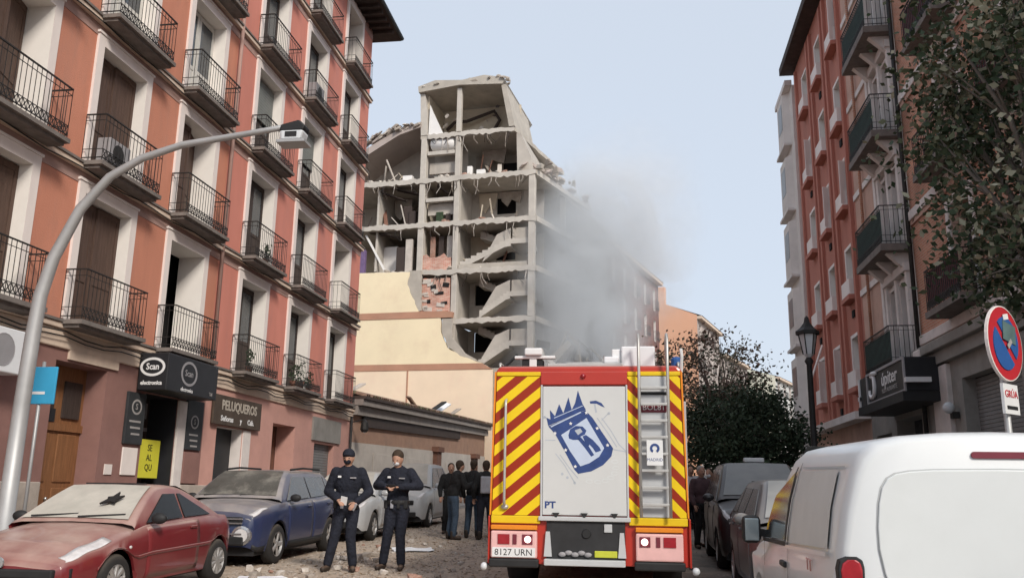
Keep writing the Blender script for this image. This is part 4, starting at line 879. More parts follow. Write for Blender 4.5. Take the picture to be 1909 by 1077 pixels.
# ---------------------------------------------------------------- right-hand houses (built facing -X; local y = -Y)
XR = 7.5
def right_house(nm, label, x=XR): return thing(nm, label, 'house', (x, 0, 0), (0, 0, math.pi))
def win_set(w, h, fr=.14, d=.3, trim='white_trim', rev='pink_stone', leaf_m='dark_wood'):
    s = MB(); s.box(-.02, .05, -fr, 0, 0, h+fr); s.box(-.02, .05, w, w+fr, 0, h+fr); s.box(-.02, .05, .001, w-.001, h+.001, h+fr)
    S_ = s.mesh('window', trim); R_ = reveals(MB(), [(0, w, 0, h)], d).mesh('reveal', rev, fix=False)
    f = MB(); f.box(-d-.05, -d, 0, .07, 0, h); f.box(-d-.05, -d, w-.07, w, 0, h); f.box(-d-.05, -d, w/2-.05, w/2+.05, 0, h); f.box(-d-.05, -d, .07, w/2-.05, h-.09, h); f.box(-d-.05, -d, w/2+.05, w-.07, h-.09, h); f.box(-d-.05, -d, .07, w/2-.05, 0, h*.3); f.box(-d-.05, -d, w/2+.05, w-.07, 0, h*.3)
    return S_, R_, f.mesh('frame', leaf_m), MB().box(-d-.035, -d-.02, .06, w-.06, .05, h-.05).mesh('pane', 'pane')
def put_win(o, ws, y, z):
    w = link('window', ws[0], o, (0, y, z)); link('reveal', ws[1], w); link('frame', ws[2], w); link('pane', ws[3], w); return w
def block(o, y0, y1, z1, depth, mat):
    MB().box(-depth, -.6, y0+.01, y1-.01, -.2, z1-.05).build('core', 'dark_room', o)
    MB().add([(0, y0, -.2), (-depth, y0, -.2), (-depth, y0, z1), (0, y0, z1), (0, y1, -.2), (-depth, y1, -.2), (-depth, y1, z1), (0, y1, z1)], [(0, 1, 2, 3), (5, 4, 7, 6), (3, 2, 6, 7), (1, 5, 6, 2)]).build('side_walls', mat, o)
# nearest: orange brick house
N = right_house('brick_house', 'orange brick house with dark iron balconies behind the near tree at right')
NY0, NY1 = -24.45, -4; NZ = [5.75, 9.2, 12.65, 16.1, 19.5]; NTOP = 23
wy = [-21.5, -17.4, -13.3, -9.2]; hs = [(y, y+1.35, z+.1, z+2.6) for y in wy for z in NZ]
gh = [(-21.8, -18.4, .1, 4.25), (-17.4, -15.2, .1, 4.1), (-14.6, -11.4, .1, 4.1), (-10.4, -8, .1, 4.1)]
wallcells(MB(), NY0, NY1, 5.3, NTOP, hs).build('wall', 'right_brick', N, fix=False); wallcells(MB(), NY0, NY1, -.2, 5.3, gh).build('ground_wall', 'grey_stone', N, fix=False)
block(N, NY0, NY1, NTOP, 11, 'right_brick')
WN = win_set(1.35, 2.5, .2, .35, 'pale_stone', 'pink_stone')
slabN = MB().box(.03, .62, -.5, 1.85, -.05, .1).mesh('balcony', 'slab_stone'); railN = railing(MB(), -.46, 1.81, .57, .1, 1.0, .12, .014).mesh('railing', 'iron')
canv = MB().box(.545, .555, -.44, 1.79, .2, 1.05).mesh('balcony_screen', 'dark_red_canvas')
for i, y in enumerate(wy):
    for k, z in enumerate(NZ):
        put_win(N, WN, y, z+.1); b = link('balcony', slabN, N, (0, y, z)); link('railing', railN, b)
        if (i+k) % 2 == 0: link('balcony_screen', canv, b)
for z in NZ:
    MB().box(-.02, .09, NY0, NY1, z-.32, z-.06).build('string_course', 'pale_stone', N, bevel=.02); MB().box(-.02, .05, NY0, NY1, z-.45, z-.325).build('string_course', 'pink_stone', N)
MB().box(-.02, .3, NY0, NY1, 5.05, 5.3).build('cornice', 'grey_stone', N, bevel=.03); MB().box(-.02, .16, NY0, NY1, 4.75, 5.045).build('cornice', 'grey_stone', N)
for y0, y1, z0, z1 in gh: reveals(MB(), [(y0, y1, z0, z1)], .3).build('door_reveal', 'grey_stone', N, fix=False)
def rshut(o, y0, y1, z1, m, p=.09, x=-.3):
    mb = MB()
    for i in range(int((z1-.1)/p)): mb.box(x-.03, x, y0, y1, .1+i*p, .1+i*p+p*.88)
    mb.build('roller_shutter', m, o)
rshut(N, -21.8, -18.4, 4.25, 'shutter_grey'); rshut(N, -17.4, -15.2, 4.1, 'grey_stone'); rshut(N, -14.6, -11.4, 4.1, 'teal_paint'); rshut(N, -10.4, -8, 4.1, 'teal_paint')
MB().box(-.02, .12, -23.6, -22.5, -.1, 4.7).build('pilaster', 'pale_stone', N, bevel=.02); MB().box(-.02, .1, -18.3, -17.5, -.1, 4.7).build('pilaster', 'grey_stone', N, bevel=.02)
MB().tube([(.1, NY0+.05, .2), (.1, NY0+.05, NTOP)], .06, 8).build('drainpipe', 'iron', N, True)
MB().box(-.02, .35, -24.2, -23.7, 4.75, 5.25).build('corbel', 'pale_stone', N, bevel=.05)
WL = thing('wall_lamp', 'small round white wall lamp beside the grey roller shutter at right', 'lamp', (XR-.12, 22.2, 3.6)); MB().ball((-.1, 0, 0), .14, 10, 8).build('globe', 'lamp_glass', WL, True); MB().box(-.05, .1, -.1, .1, -.25, -.1).build('bracket', 'iron', WL)
# bay house with green screened balconies
M_ = right_house('bay_house', 'narrow grey bay fronted house with green screened balconies')
MY0, MY1 = -30.2, -24.46; MZ = [4.85, 8.25, 11.6, 14.85, 18.1]; MTOP = 21.6
bw = -27.0; hs = [(bw+a, bw+a+.72, z+.1, z+2.55) for z in MZ for a in (.2, 1.2)]
wallcells(MB(), MY0, -27.25, 4.4, MTOP, []).build('wall', 'pink_stone', M_, fix=False)['label'] = 'pinkish stone wall strip'
wallcells(MB(), -27.25, MY1, 4.4, MTOP, hs).build('wall', 'pale_stone', M_, fix=False); wallcells(MB(), MY0, MY1, -.2, 4.4, [(-29.7, -28, .1, 3.4), (-27.4, -25, .1, 3.7)]).build('ground_wall', 'grey_stone', M_, fix=False)
block(M_, MY0, MY1, MTOP, 11, 'pink_stone')
WM = win_set(.72, 2.45, .1, .3, 'pale_stone', 'pale_stone')
slabM = MB().box(.03, .82, -.35, 2.45, -.12, .08).mesh('balcony', 'slab_stone'); railM = railing(MB(), -.32, 2.42, .78, .08, 1.1, .12, .014).mesh('railing', 'iron')
scr = MB().box(.745, .755, -.3, 2.4, .15, 1.05).mesh('balcony_screen', 'green_canvas'); scs = MB().box(.08, .74, -.3, -.29, .15, 1.1).mesh('balcony_screen', 'green_canvas')
corb = MB(); corb.prism([(.02, -.12), (.6, -.12), (.02, -.7)], 0, .2, 'y'); corb = corb.mesh('bracket', 'pale_stone')
for k, z in enumerate(MZ):
    for a in (.2, 1.2): put_win(M_, WM, bw+a, z+.1)
    b = link('balcony', slabM, M_, (0, bw, z)); link('railing', railM, b); link('balcony_screen', scr, b)
    if k % 2: link('balcony_screen', scs, b)
    for a in (0, .95, 1.95): link('bracket', corb, b, (0, a, 0))
    for a in (-.05, .95, 1.98): MB().box(-.02, .14, bw+a, bw+a+.2, z+.101, z+2.9).build('bay_pilaster', 'pale_stone', M_, bevel=.02)
    MB().box(-.02, .2, bw-.1, bw+2.25, z+2.75, z+3.0).build('lintel', 'pale_stone', M_, bevel=.02)
    MB().box(-.02, .06, MY0, -27.26, z-.2, z).build('string_course', 'pale_stone', M_)
MB().box(-.02, .12, -27.5, -27.26, 4.4, MTOP).build('quoin_strip', 'pale_stone', M_, bevel=.02)
reveals(MB(), [(-29.7, -28, .1, 3.4), (-27.4, -25, .1, 3.7)], .5).build('door_reveal', 'grey_stone', M_, fix=False); rshut(M_, -29.7, -28, 3.4, 'shutter_grey', x=-.45); MB().box(-.55, -.5, -27.4, -25, .1, 3.7).build('shop_glass', 'pane', M_)
MB().tube([(.1, -29.0, 4.5), (.1, -29.0, MTOP)], .05, 8).build('drainpipe', 'right_brick', M_, True)
# tall red house with small white windows
R_ = right_house('red_house', 'tall red rendered house with rows of small white framed windows at right')
RY0, RY1 = -39.5, -30.21; RZ_ = [5.0, 8.15, 11.35, 14.5, 17.7]; RTOP = 20.9
ry = [-37.6, -34.7, -31.9]; hs = [(y, y+1.0, z+.2, z+1.9) for y in ry for z in RZ_]
wallcells(MB(), RY0, RY1, 4.2, RTOP, hs).build('wall', 'red_render', R_, fix=False); wallcells(MB(), RY0, RY1, -.2, 4.2, [(-38.5, -36, .1, 3.2), (-35, -32, .1, 3.2)]).build('ground_wall', 'pink_stone', R_, fix=False)
block(R_, RY0, RY1, RTOP, 11, 'red_render'); WR = win_set(1.0, 1.7, .12, .2, 'white_trim', 'white_reveal', 'white_trim')
box_ = MB(); box_.box(.051, .26, -.1, 1.1, -.06, 0); box_.box(.22, .25, -.08, 1.08, .001, .5); box_.box(.051, .22, -.08, -.05, .001, .5); box_.box(.051, .22, 1.05, 1.08, .001, .5); box_ = box_.mesh('window_box', 'white_trim')
shut = MB().box(0, .03, 0, .3, 0, 1.6).mesh('shutter', 'white_trim'); sill = MB().box(.0, .3, -.15, 1.15, -.22, -.061).mesh('sill', 'red_render'); vent = MB().box(0, .05, .3, .6, 0, .25).mesh('vent', 'dark_room')
for i, y in enumerate(ry):
    for k, z in enumerate(RZ_):
        w = put_win(R_, WR, y, z+.2); link('window_box', box_, w); link('sill', sill, w)
        if (i*3+k) % 5 in (0, 3): link('shutter', shut, w, (.05, 1.02, 0), (0, 0, -1.15))
        if (i+k) % 2: link('vent', vent, R_, (0, y, z-.55))
for y in (-38.9, -36.1, -35.5, -33.3, -32.7, -30.6): MB().box(-.02, .12, y-.12, y+.12, 4.3, RTOP-.3).build('pilaster_strip', 'red_render', R_)
MB().box(-.02, .5, RY0, RY1, 4.0, 4.25).build('cornice', 'pale_stone', R_); MB().box(-11, .62, RY0-.3, RY1, RTOP, RTOP+.35).build('eave', 'eave_wood', R_)
MB().bar((.3, -35.6, 7.3), (.9, -35.0, 5.9), .06).build('awning_arm', 'white_trim', R_)
reveals(MB(), [(-38.5, -36, .1, 3.2), (-35, -32, .1, 3.2)], .3).build('door_reveal', 'pink_stone', R_, fix=False); rshut(R_, -38.5, -36, 3.2, 'shutter_grey'); rshut(R_, -35, -32, 3.2, 'dark_wood')
# white house sliver beyond
S_ = right_house('white_house', 'thin sliver of a white house with stacked bays beyond the tall red house', 7.35)
wallcells(MB(), -42.6, -39.52, -.2, 20.3, []).build('wall', 'sliver_white', S_, fix=False); block(S_, -42.6, -39.52, 20.3, 10, 'sliver_white')
for z in RZ_:
    MB().prism([(.0, -42.4), (.28, -42.1), (.28, -40.6), (.0, -40.3)], z, z+2.6, 'z').build('bay', 'sliver_white', S_); MB().box(0, .36, -42.5, -40.2, z-.12, z-.001).build('bay_sill', 'pale_stone', S_); MB().box(.285, .295, -41.8, -40.8, z+.9, z+2.2).build('bay_pane', 'far_window', S_)
MB().box(-.02, .3, -42.6, -39.52, 20.301, 20.55).build('cornice', 'pale_stone', S_)
# black shop sign over the pavement
G = thing('bar_sign', 'black projecting bar sign with large white script lettering at right', 'shop sign', (XR, 0, 0), (0, 0, math.pi))
MB().box(.1, .9, -27.6, -23.0, 4.1, 4.95).build('sign_box', 'black_sign', G, bevel=.02)
mb = MB(); mb.box(.9, .94, -26.75, -23.0, 4.08, 4.15); mb.box(.9, .94, -26.75, -23.0, 4.9, 4.97); mb.box(.9, .94, -26.75, -26.65, 4.15, 4.9); mb.box(.9, .94, -23.1, -23.0, 4.15, 4.9); mb.build('sign_frame', 'sign_grey', G)
RZR = (math.pi/2, 0, math.pi/2)
jp = [(-25.62, 4.88), (-26.0, 4.9), (-26.12, 4.84), (-25.98, 4.8), (-25.86, 4.78), (-25.84, 4.5), (-25.88, 4.34), (-26.05, 4.26), (-26.28, 4.27), (-26.42, 4.36), (-26.42, 4.48)]
MB().tube([(.93, a, b) for a, b in jp], [.05, .075, .07, .06, .06, .065, .065, .06, .055, .045, .035], 8).build('lettering', 'letter_white', G, True)
lettering('úpiter', .5, 'letter_white', G, (.905, -24.5, 4.62), RZR, 1.25, shear=.1, bold=.006); lettering('RESTAURANTE', .17, 'letter_dim', G, (.905, -24.5, 4.32), RZR, 1.3)
for y in (-27.7, -22.9): MB().box(.35, .95, y-.08, y+.08, 4.3, 4.42).build('sign_lamp', 'letter_white', G)
MB().box(.86, .93, -27.75, -27.62, 4.0, 4.95).build('sign_post', 'letter_white', G)
MB().box(.0, 1.0, -27.6, -23.0, 3.85, 4.09).build('canopy', 'trim_black', G)

# ---------------------------------------------------------------- street furniture
LP = thing('street_lamp', 'tall grey lamp post with a long curved arm over the left pavement', 'street lamp', (-7.97, 10.5, gz(10.5)+.12))
z0 = gz(10.5)+.12
MB().tube([(0, 0, 0), (0, 0, .5), (0, 0, .52), (.01, 0, 2.2), (.03, 0, 3.1), (.06, 0, 3.64), (.18, 0, 4.16), (.48, 0, 4.84), (.86, 0, 5.29), (1.3, 0, 5.54), (1.87, 0, 5.71), (2.56, 0, 5.80), (3.09, 0, 5.87), (3.54, 0, 5.93)], [.15, .15, .105, .1, .095, .088, .08, .07, .06, .054, .048, .043, .04, .038], 12).build('pole', 'lamp_grey', LP, True)
MB().lathe([(0, 0), (.24, 0), (.24, .04), (.17, .1), (.165, .11)], 14).build('base_collar', 'lamp_grey', LP)
H_ = MB().prism([(3.30, 5.90), (3.56, 5.96), (3.64, 5.88), (3.62, 5.82), (3.28, 5.82)], -.1, .1, 'y').build('lamp_head', 'trim_black', LP, bevel=.02)
MB().prism([(3.29, 5.815), (3.63, 5.815), (3.59, 5.68), (3.31, 5.68)], -.11, .11, 'y').build('lamp_bowl', 'lamp_glass', LP, bevel=.03); MB().box(3.38, 3.54, -.12, -.112, 5.72, 5.79).build('lamp_label', 'trim_black', LP); MB().box(3.27, 3.66, -.13, .13, 5.64, 5.678).build('lamp_rim', 'lamp_grey', LP)
BP_ = thing('blue_plaque', 'bright blue plate sign on a thin post behind the curved lamp post', 'sign', (-8.6, 11.7, gz(11.7)+.12))
MB().tube([(0, 0, 0), (0, 0, 2.9)], .025, 8).build('post', 'galvanised', BP_, True); MB().box(-.3, .25, -.04, -.005, 2.28, 2.82).build('plate', 'blue_plate', BP_, bevel=.01)
MB().box(-.2, .1, -.044, -.041, 2.42, 2.46).build('plate_line', 'letter_white', BP_)
# classic lantern on the right kerb
CLp = thing('lantern_post', 'dark classic lantern post on the right pavement in front of the red house', 'street lamp', (3.35, 17.9, gz(17.9)+.12))
MB().lathe([(0, 0), (.2, 0), (.2, .35), (.11, .45), (.1, .9), (.065, 1.0), (.055, 3.55), (.09, 3.62), (.05, 3.7)], 12).build('post', 'iron', CLp, True)
MB().lathe([(.05, 3.7), (.10, 3.76), (.17, 4.14), (.175, 4.15)], 6).build('lantern_glass', 'lamp_glass', CLp); MB().lathe([(.23, 4.15), (.23, 4.22), (.14, 4.29), (.06, 4.40), (.04, 4.5), (0, 4.54)], 6).build('lantern_cap', 'iron', CLp)
mb = MB()
for i in range(6): a = 2*math.pi*i/6; mb.bar((.105*math.cos(a), .105*math.sin(a), 3.76), (.175*math.cos(a), .175*math.sin(a), 4.15), .02)
mb.build('lantern_ribs', 'iron', CLp)
# no parking sign, turned edgewise
NP = thing('no_parking_sign', 'round red and blue no parking sign with stickers above the white van', 'road sign', (3.2, 8.2, gz(8.2)+.12), (0, 0, RAD(46)))
zc_ = 2.84-gz(8.2)-.12
MB().tube([(0, .04, 0), (0, .04, zc_+.34)], .03, 8).build('post', 'galvanised', NP, True)
MB().lathe([(0, -.012), (.325, -.012), (.33, 0), (.325, .012), (0, .012)], 32, (0, 0, zc_), 'y').build('disc', 'sign_red', NP); MB().lathe([(.325, -.014), (.335, -.012), (.335, .014), (.325, .016)], 32, (0, 0, zc_), 'y').build('rim', 'pale_stone', NP)
for s in (1, -1):
    p = []
    for i in range(13):
        a = math.pi*i/12; p.append((.215*math.cos(a), .215*math.sin(a)))
    c45 = RAD(-45 if s == 1 else 135); off = .035
    q = [(x*math.cos(c45)-(y+off)*math.sin(c45), x*math.sin(c45)+(y+off)*math.cos(c45)+zc_) for x, y in p]
    MB().prism(q, -.02, -.0125, 'y').build('blue_field', 'sign_blue', NP)
MB().obox((.07, -.024, zc_+.10), (.24, .004, .17), (0, .15, 0)).build('sticker', 'sticker', NP); MB().obox((.03, -.024, zc_+.24), (.1, .004, .05), (0, -.2, 0)).build('sticker', 'plate_white', NP); MB().obox((.05, -.028, zc_+.0), (.1, .004, .04), (0, -.7, 0)).build('sticker', 'letter_dim', NP)
MB().box(-.14, .14, -.012, .012, zc_-.62, zc_-.36).build('supplementary_plate', 'plate_white', NP); lettering('GRÚA', .09, 'sign_red', NP, (0, -.0125, zc_-.45), (math.pi/2, 0, 0)); MB().box(-.1, .1, -.016, -.0121, zc_-.58, zc_-.55).build('plate_line', 'trim_black', NP)

# ---------------------------------------------------------------- trees
def tree(nm, label, loc, trunk_h, crown_c, crown_r, nclump, nleaf, leaf, mats, wts, trunk_r=.16, seed=1, spread=.42, twig=True, droop=0):
    r = random.Random(seed); o = thing(nm, label, 'tree', loc); cc = Vector(crown_c); cl = []
    tops = MB(); top = Vector((cc.x*.35, cc.y*.35, trunk_h))
    tops.tube([(0, 0, 0), (.02, 0, trunk_h*.5), top], [trunk_r*1.25, trunk_r, trunk_r*.85], 9); tops.build('trunk', 'bark', o, True)
    lim = MB()
    for i in range(nclump):
        while True:
            q = Vector((r.uniform(-1, 1), r.uniform(-1, 1), r.uniform(-1, 1)))
            if .25 < q.length < 1: break
        q = q.normalized()*q.length**.45*.92
        e = cc + Vector((q.x*crown_r[0], q.y*crown_r[1], q.z*crown_r[2])); cl.append(e)
        if twig and i % 3 == 0:
            mid = top.lerp(e, .5) + Vector((r.uniform(-.2, .2), r.uniform(-.2, .2), r.uniform(0, .4))); lim.tube([top - Vector((0, 0, r.uniform(0, .5))), mid, e], [trunk_r*.4, trunk_r*.2, trunk_r*.05], 5)
            for _ in range(3): lim.tube([mid, mid.lerp(e, .6)+Vector((r.uniform(-.4, .4), r.uniform(-.4, .4), r.uniform(-.2, .5)))], [trunk_r*.12, .006], 4)
    lim.build('limbs', 'bark', o, True)
    vs = []; fs = []; mi = []
    for e in cl:
        n = int(nleaf*r.uniform(.4, 1.6)/nclump); s = spread*r.uniform(.6, 1.3); bias = r.choices(range(len(mats)), wts)[0]
        for _ in range(n):
            p = e + Vector((r.gauss(0, s), r.gauss(0, s), r.gauss(0, s*.8)-droop*abs(r.gauss(0, s)))); d = Vector((r.gauss(0, 1), r.gauss(0, 1), r.gauss(-.3, .8))).normalized(); l = leaf*r.uniform(.6, 1.4)
            w = d.cross(Vector((r.gauss(0, 1), r.gauss(0, 1), r.gauss(0, 1)))).normalized()*l*.32; k = len(vs)
            vs += [p-d*l*.5, p-w+d*l*.05, p+d*l*.5, p+w+d*l*.05]; fs.append((k, k+1, k+2, k+3)); mi.append(bias if r.random() < .7 else r.choices(range(len(mats)), wts)[0])
    me = bpy.data.meshes.new('crown'); me.from_pydata([tuple(v) for v in vs], [], fs)
    for m in mats: me.materials.append(MATS[m])
    me.polygons.foreach_set('material_index', mi); me.update(); link('crown', me, o); return o
tree('street_tree', 'leafy street tree overhanging the right edge with mixed dark and pale leaves', (4.75, 10.6, gz(10.6)+.12), 3.6, (.88, .7, 5.9), (2.0, 2.2, 3.2), 125, 15500, .10, ['leaf_dark', 'leaf_mid', 'leaf_pale'], [5, 4, 1.6], .17, 4, .32)
tree('evergreen_tree', 'dense dark evergreen tree on the right pavement beyond the fire truck', (3.9, 30.5, gz(30.5)+.12), 2.0, (-.45, 0, 2.65), (2.2, 2.0, 1.6), 110, 16000, .13, ['leaf_evergreen', 'leaf_dark'], [5, 1], .14, 7, .34)
tree('thin_tree', 'thin tree with sparse rusty grey leaves above the dark evergreen', (3.5, 36, gz(36)+.12), 3.8, (-.75, 0, 5.0), (2.5, 2.0, 2.3), 95, 5200, .14, ['leaf_rust', 'leaf_dark', 'leaf_pale'], [5, 2, 1.5], .12, 12, .36)
tree('pavement_tree', 'dark tree farther along the right pavement', (4.6, 44, gz(44)+.12), 2.4, (0, 0, 4.0), (2.2, 2.2, 2.2), 60, 6000, .18, ['leaf_evergreen', 'leaf_dark'], [4, 2], .14, 18, .4)
# ---------------------------------------------------------------- cars (local: front at y=0, length along +y)
def interp(keys, y):
    if y <= keys[0][0]: return keys[0][1]
    for (a, p), (b, q) in zip(keys, keys[1:]):
        if y <= b:
            t = (y-a)/(b-a); t = t*t*(3-2*t)*.5+t*.5; return p+(q-p)*t
    return keys[-1][1]
def wheel(parent, x, y, R, w=.2, side=1, spokes=5, rimmat='alloy', name='wheel'):
    t = MB().lathe([(R*.62, -w/2), (R*.9, -w/2), (R, -w*.32), (R, w*.32), (R*.9, w/2), (R*.62, w/2)], 28, (0, 0, 0), 'x').build(name, 'rubber', parent, True, (x, y, R))
    mb = MB(); o = side*w*.38
    mb.lathe([(R*.64, side*w*.47), (R*.6, side*w*.5), (R*.57, side*w*.3)], 28, (0, 0, 0), 'x')
    for i in range(spokes):
        a = 2*math.pi*i/spokes; u = Vector((0, math.cos(a), math.sin(a))); v = Vector((0, -math.sin(a), math.cos(a))); X = Vector((o, 0, 0))
        mb.add([X+u*R*.08-v*R*.10, X+u*R*.08+v*R*.10, X+u*R*.6+v*R*.14, X+u*R*.6-v*R*.14, X*1.25+u*R*.08-v*R*.05, X*1.25+u*R*.08+v*R*.05, X*1.25+u*R*.6+v*R*.07, X*1.25+u*R*.6-v*R*.07], [(4, 5, 6, 7), (0, 4, 7, 3), (1, 2, 6, 5), (2, 3, 7, 6), (0, 1, 5, 4)])
    mb.lathe([(0, side*w*.5), (R*.16, side*w*.48), (R*.18, side*w*.3)], 14, (0, 0, 0), 'x')
    mb.build('rim', rimmat, t); MB().lathe([(0, side*w*.1), (R*.6, side*w*.1)], 20, (0, 0, 0), 'x').build('brake_disc', 'trim_black', t)
    return t
class Car:
    def __init__(s, name, label, loc, p, paint, glass='car_glass', screen=None, rot=0, group=None, cat='car'):
        s.p = p; s.o = thing(name, label, cat, (loc[0], loc[1], gz(loc[1])), (SLOPE, 0, rot), group); s.L = p['L']; s.W = p['W']/2; s.paint = paint; s.glass = glass; s.screen = screen or glass; s.make()
    def zb(s, y):
        z = interp(s.p['bot'], y); R = s.p['R']+.06
        for yw in s.p['axles']:
            d = abs(y-yw)
            if d < R: z = max(z, s.p['R'] + math.sqrt(R*R-d*d))
        return z
    def sec(s, y):
        w = s.W*interp(s.p['wid'], y); zb = s.zb(y); zt = interp(s.p['belt'], y); zd = interp(s.p['deck'], y); z0 = interp(s.p['bot'], y)
        m = lambda f: max(zb+.02*f, z0+f*(zt-z0))
        return [(w*.95, zb), (w*.985, m(.18)), (w*.992, m(.36)), (w, m(.56)), (w*.992, m(.76)), (w*.965, m(.93)), (w*.925, zt), (w*.62, zd-.01), (w*.3, zd+.008), (0, zd+.012)]
    def P(s, y, k, off=0):
        c = s.sec(y); i = min(int(k), len(c)-2); t = k-i; a, b = Vector(c[i]), Vector(c[i+1]); q = a.lerp(b, t); d = (b-a).normalized(); n = Vector((d.y, -d.x)); q = q+n*off
        return (q.x, y, q.y)
    def patch(s, y0, y1, k0, k1, off, name, mat, ny=8, nk=6, sides=(1, -1), shape=None, parent=None):
        for sd in sides:
            vs = []; 
            for i in range(ny+1):
                for j in range(nk+1):
                    u, v = i/ny, j/nk; y, k = y0+(y1-y0)*u, k0+(k1-k0)*v
                    if shape: y, k = shape(u, v)
                    p = s.P(y, k, off); vs.append((p[0]*sd, p[1], p[2]))
            o = MB().add(vs, [(i*(nk+1)+j, i*(nk+1)+j+1, (i+1)*(nk+1)+j+1, (i+1)*(nk+1)+j) for i in range(ny) for j in range(nk)]).build(name, mat, parent or s.o, True)
            m_ = o.modifiers.new('solid', 'SOLIDIFY'); m_.thickness = .006; m_.offset = -1 if sd == 1 else -1
    def make(s):
        p, L, W = s.p, s.L, s.W
        ys = sorted({round(L*i/70, 3) for i in range(71)} | {.02, .05, L-.02, L-.05})
        vs = []; n = 19
        for y in ys:
            c = s.sec(y); vs += [(x, y, z) for x, z in c] + [(-x, y, z) for x, z in c[-2::-1]]
        fs = [(i*n+j, i*n+j+1, (i+1)*n+j+1, (i+1)*n+j) for i in range(len(ys)-1) for j in range(n-1)] + [tuple(range(n)), tuple(range((len(ys)-1)*n, len(ys)*n))]
        s.body = MB().add(vs, fs).build('body', s.paint, s.o, True)
        e = s.body.modifiers.new('edge', 'EDGE_SPLIT'); e.split_angle = RAD(38)
        MB().box(-W*.86, W*.86, .12, L-.12, .19, .5).build('chassis', 'trim_black', s.o)
        for y in p['axles']:
            for sd in (1, -1): wheel(s.o, sd*(W-.115), y, p['R'], .19, sd, p.get('spokes', 5))
        # cabin
        yc, yr, yq, yb = p['cab']; H = p['H']; zt = lambda y: interp(p['belt'], y); wb = W*.92; wr = W*p.get('tumble', .72); zb0 = zt((yc+yb)/2)
        xs = lambda z: wb + (wr-wb)*(z-zb0)/(H-.06-zb0)
        zr = lambda y: interp([(yc, interp(p['deck'], yc)+.01), (yr, H-.012), ((yr+yq)/2, H), (yq, H-.02), (yb, interp(p['deck'], yb)+.005)], y) if not (yc < y < yr or yq < y < yb) else ((interp(p['deck'], yc)+.01)+(H-.012-interp(p['deck'], yc)-.01)*(1-(1-(y-yc)/(yr-yc))**1.25) if y < yr else (H-.02)+(interp(p['deck'], yb)+.005-H+.02)*((y-yq)/(yb-yq))**1.25)
        gy = [yc+(yr-yc)*i/8 for i in range(9)]+[yr+(yq-yr)*i/6 for i in range(1, 7)]+[yq+(yb-yq)*i/8 for i in range(1, 9)]
        vs = []; m = 9
        for y in gy:
            z = zr(y); e = max(z-.05, zt(y)-.03); x = xs(max(e, zb0-.1))
            h = [(wb, min(zt(y)-.04, e)), (x, e), (x*.96, e+(z-e)*.6), (x*.8, z+.005), (0, z+.02)]
            vs += [(a, y, b) for a, b in h]+[(-a, y, b) for a, b in h[-2::-1]]
        s.cab = MB().add(vs, [(i*m+j, i*m+j+1, (i+1)*m+j+1, (i+1)*m+j) for i in range(len(gy)-1) for j in range(m-1)]).build('cabin', s.paint, s.o, True)
        e = s.cab.modifiers.new('edge', 'EDGE_SPLIT'); e.split_angle = RAD(40)
        def screen(ya, yb_, nm, mat):
            vs = []; 
            for i in range(9):
                y = ya+(yb_-ya)*i/8; z = zr(y); x = xs(max(z-.05, zb0-.05))*.87
                vs += [(x*f, y, z+.032-.012*f*f) for f in (-1, -.6, -.2, .2, .6, 1)]
            MB().add(vs, [(i*6+j, i*6+j+1, (i+1)*6+j+1, (i+1)*6+j) for i in range(8) for j in range(5)]).build(nm, mat, s.o, True)
        screen(yc+.05, yr-.05, 'windscreen', s.screen); screen(yq+.06, yb-.05, 'rear_window', s.glass)
        zt1, zt0 = H-.11, lambda y: zt(y)+.035
        ya0, ya1 = yc+.30*(yr-yc)+.05, yr+.07; yz0, yz1 = yb-.26*(yb-yq)-.04, yq-.02
        cuts = p.get('pillars', [])
        edges = [ya0]+[c for c in cuts]+[yz0]
        for a, b in zip(edges, edges[1:]):
            f0 = a+(.03 if a != ya0 else 0); f1 = b-(.03 if b != yz0 else 0)
            t0 = ya1 if a == ya0 else f0; t1 = yz1 if b == yz0 else f1
            q = [(f0, zt0(f0)), (f1, zt0(f1)), (t1, zt1), (t0, zt1)]
            for sd in (1, -1):
                MB().add([(sd*(xs(z)+.010), y, z) for y, z in q]+[(sd*(xs(z)-.004), y, z) for y, z in q], [(0, 1, 2, 3), (0, 4, 5, 1), (1, 5, 6, 2), (2, 6, 7, 3), (3, 7, 4, 0)]).build('side_window', s.glass, s.o)
        for sd in (1, -1):
            mm = MB().ball((sd*(W+.06), yc+.42*(yr-yc), zt(yc+.4)+.075), (.10, .06, .07), 12, 8).build('mirror', p.get('mirror', s.paint), s.o, True); MB().ball((sd*(W+.06), yc+.42*(yr-yc)+.045, zt(yc+.4)+.075), (.08, .02, .055), 10, 6).build('mirror_glass', 'mirror_glass', mm, True)
        for a, b in p['doors']: s.patch(a, b, .35, 5.6, .005, 'door', s.paint, 14, 8)
        for a, b in p['doors']:
            for sd in (1, -1): q = s.P(b-.2, 4.6, .012); MB().box(min(sd*q[0], sd*(q[0]+.02)), max(sd*q[0], sd*(q[0]+.02)), b-.27, b-.1, q[2]-.02, q[2]+.01).build('handle', p.get('handle', s.paint), s.o, bevel=.006)
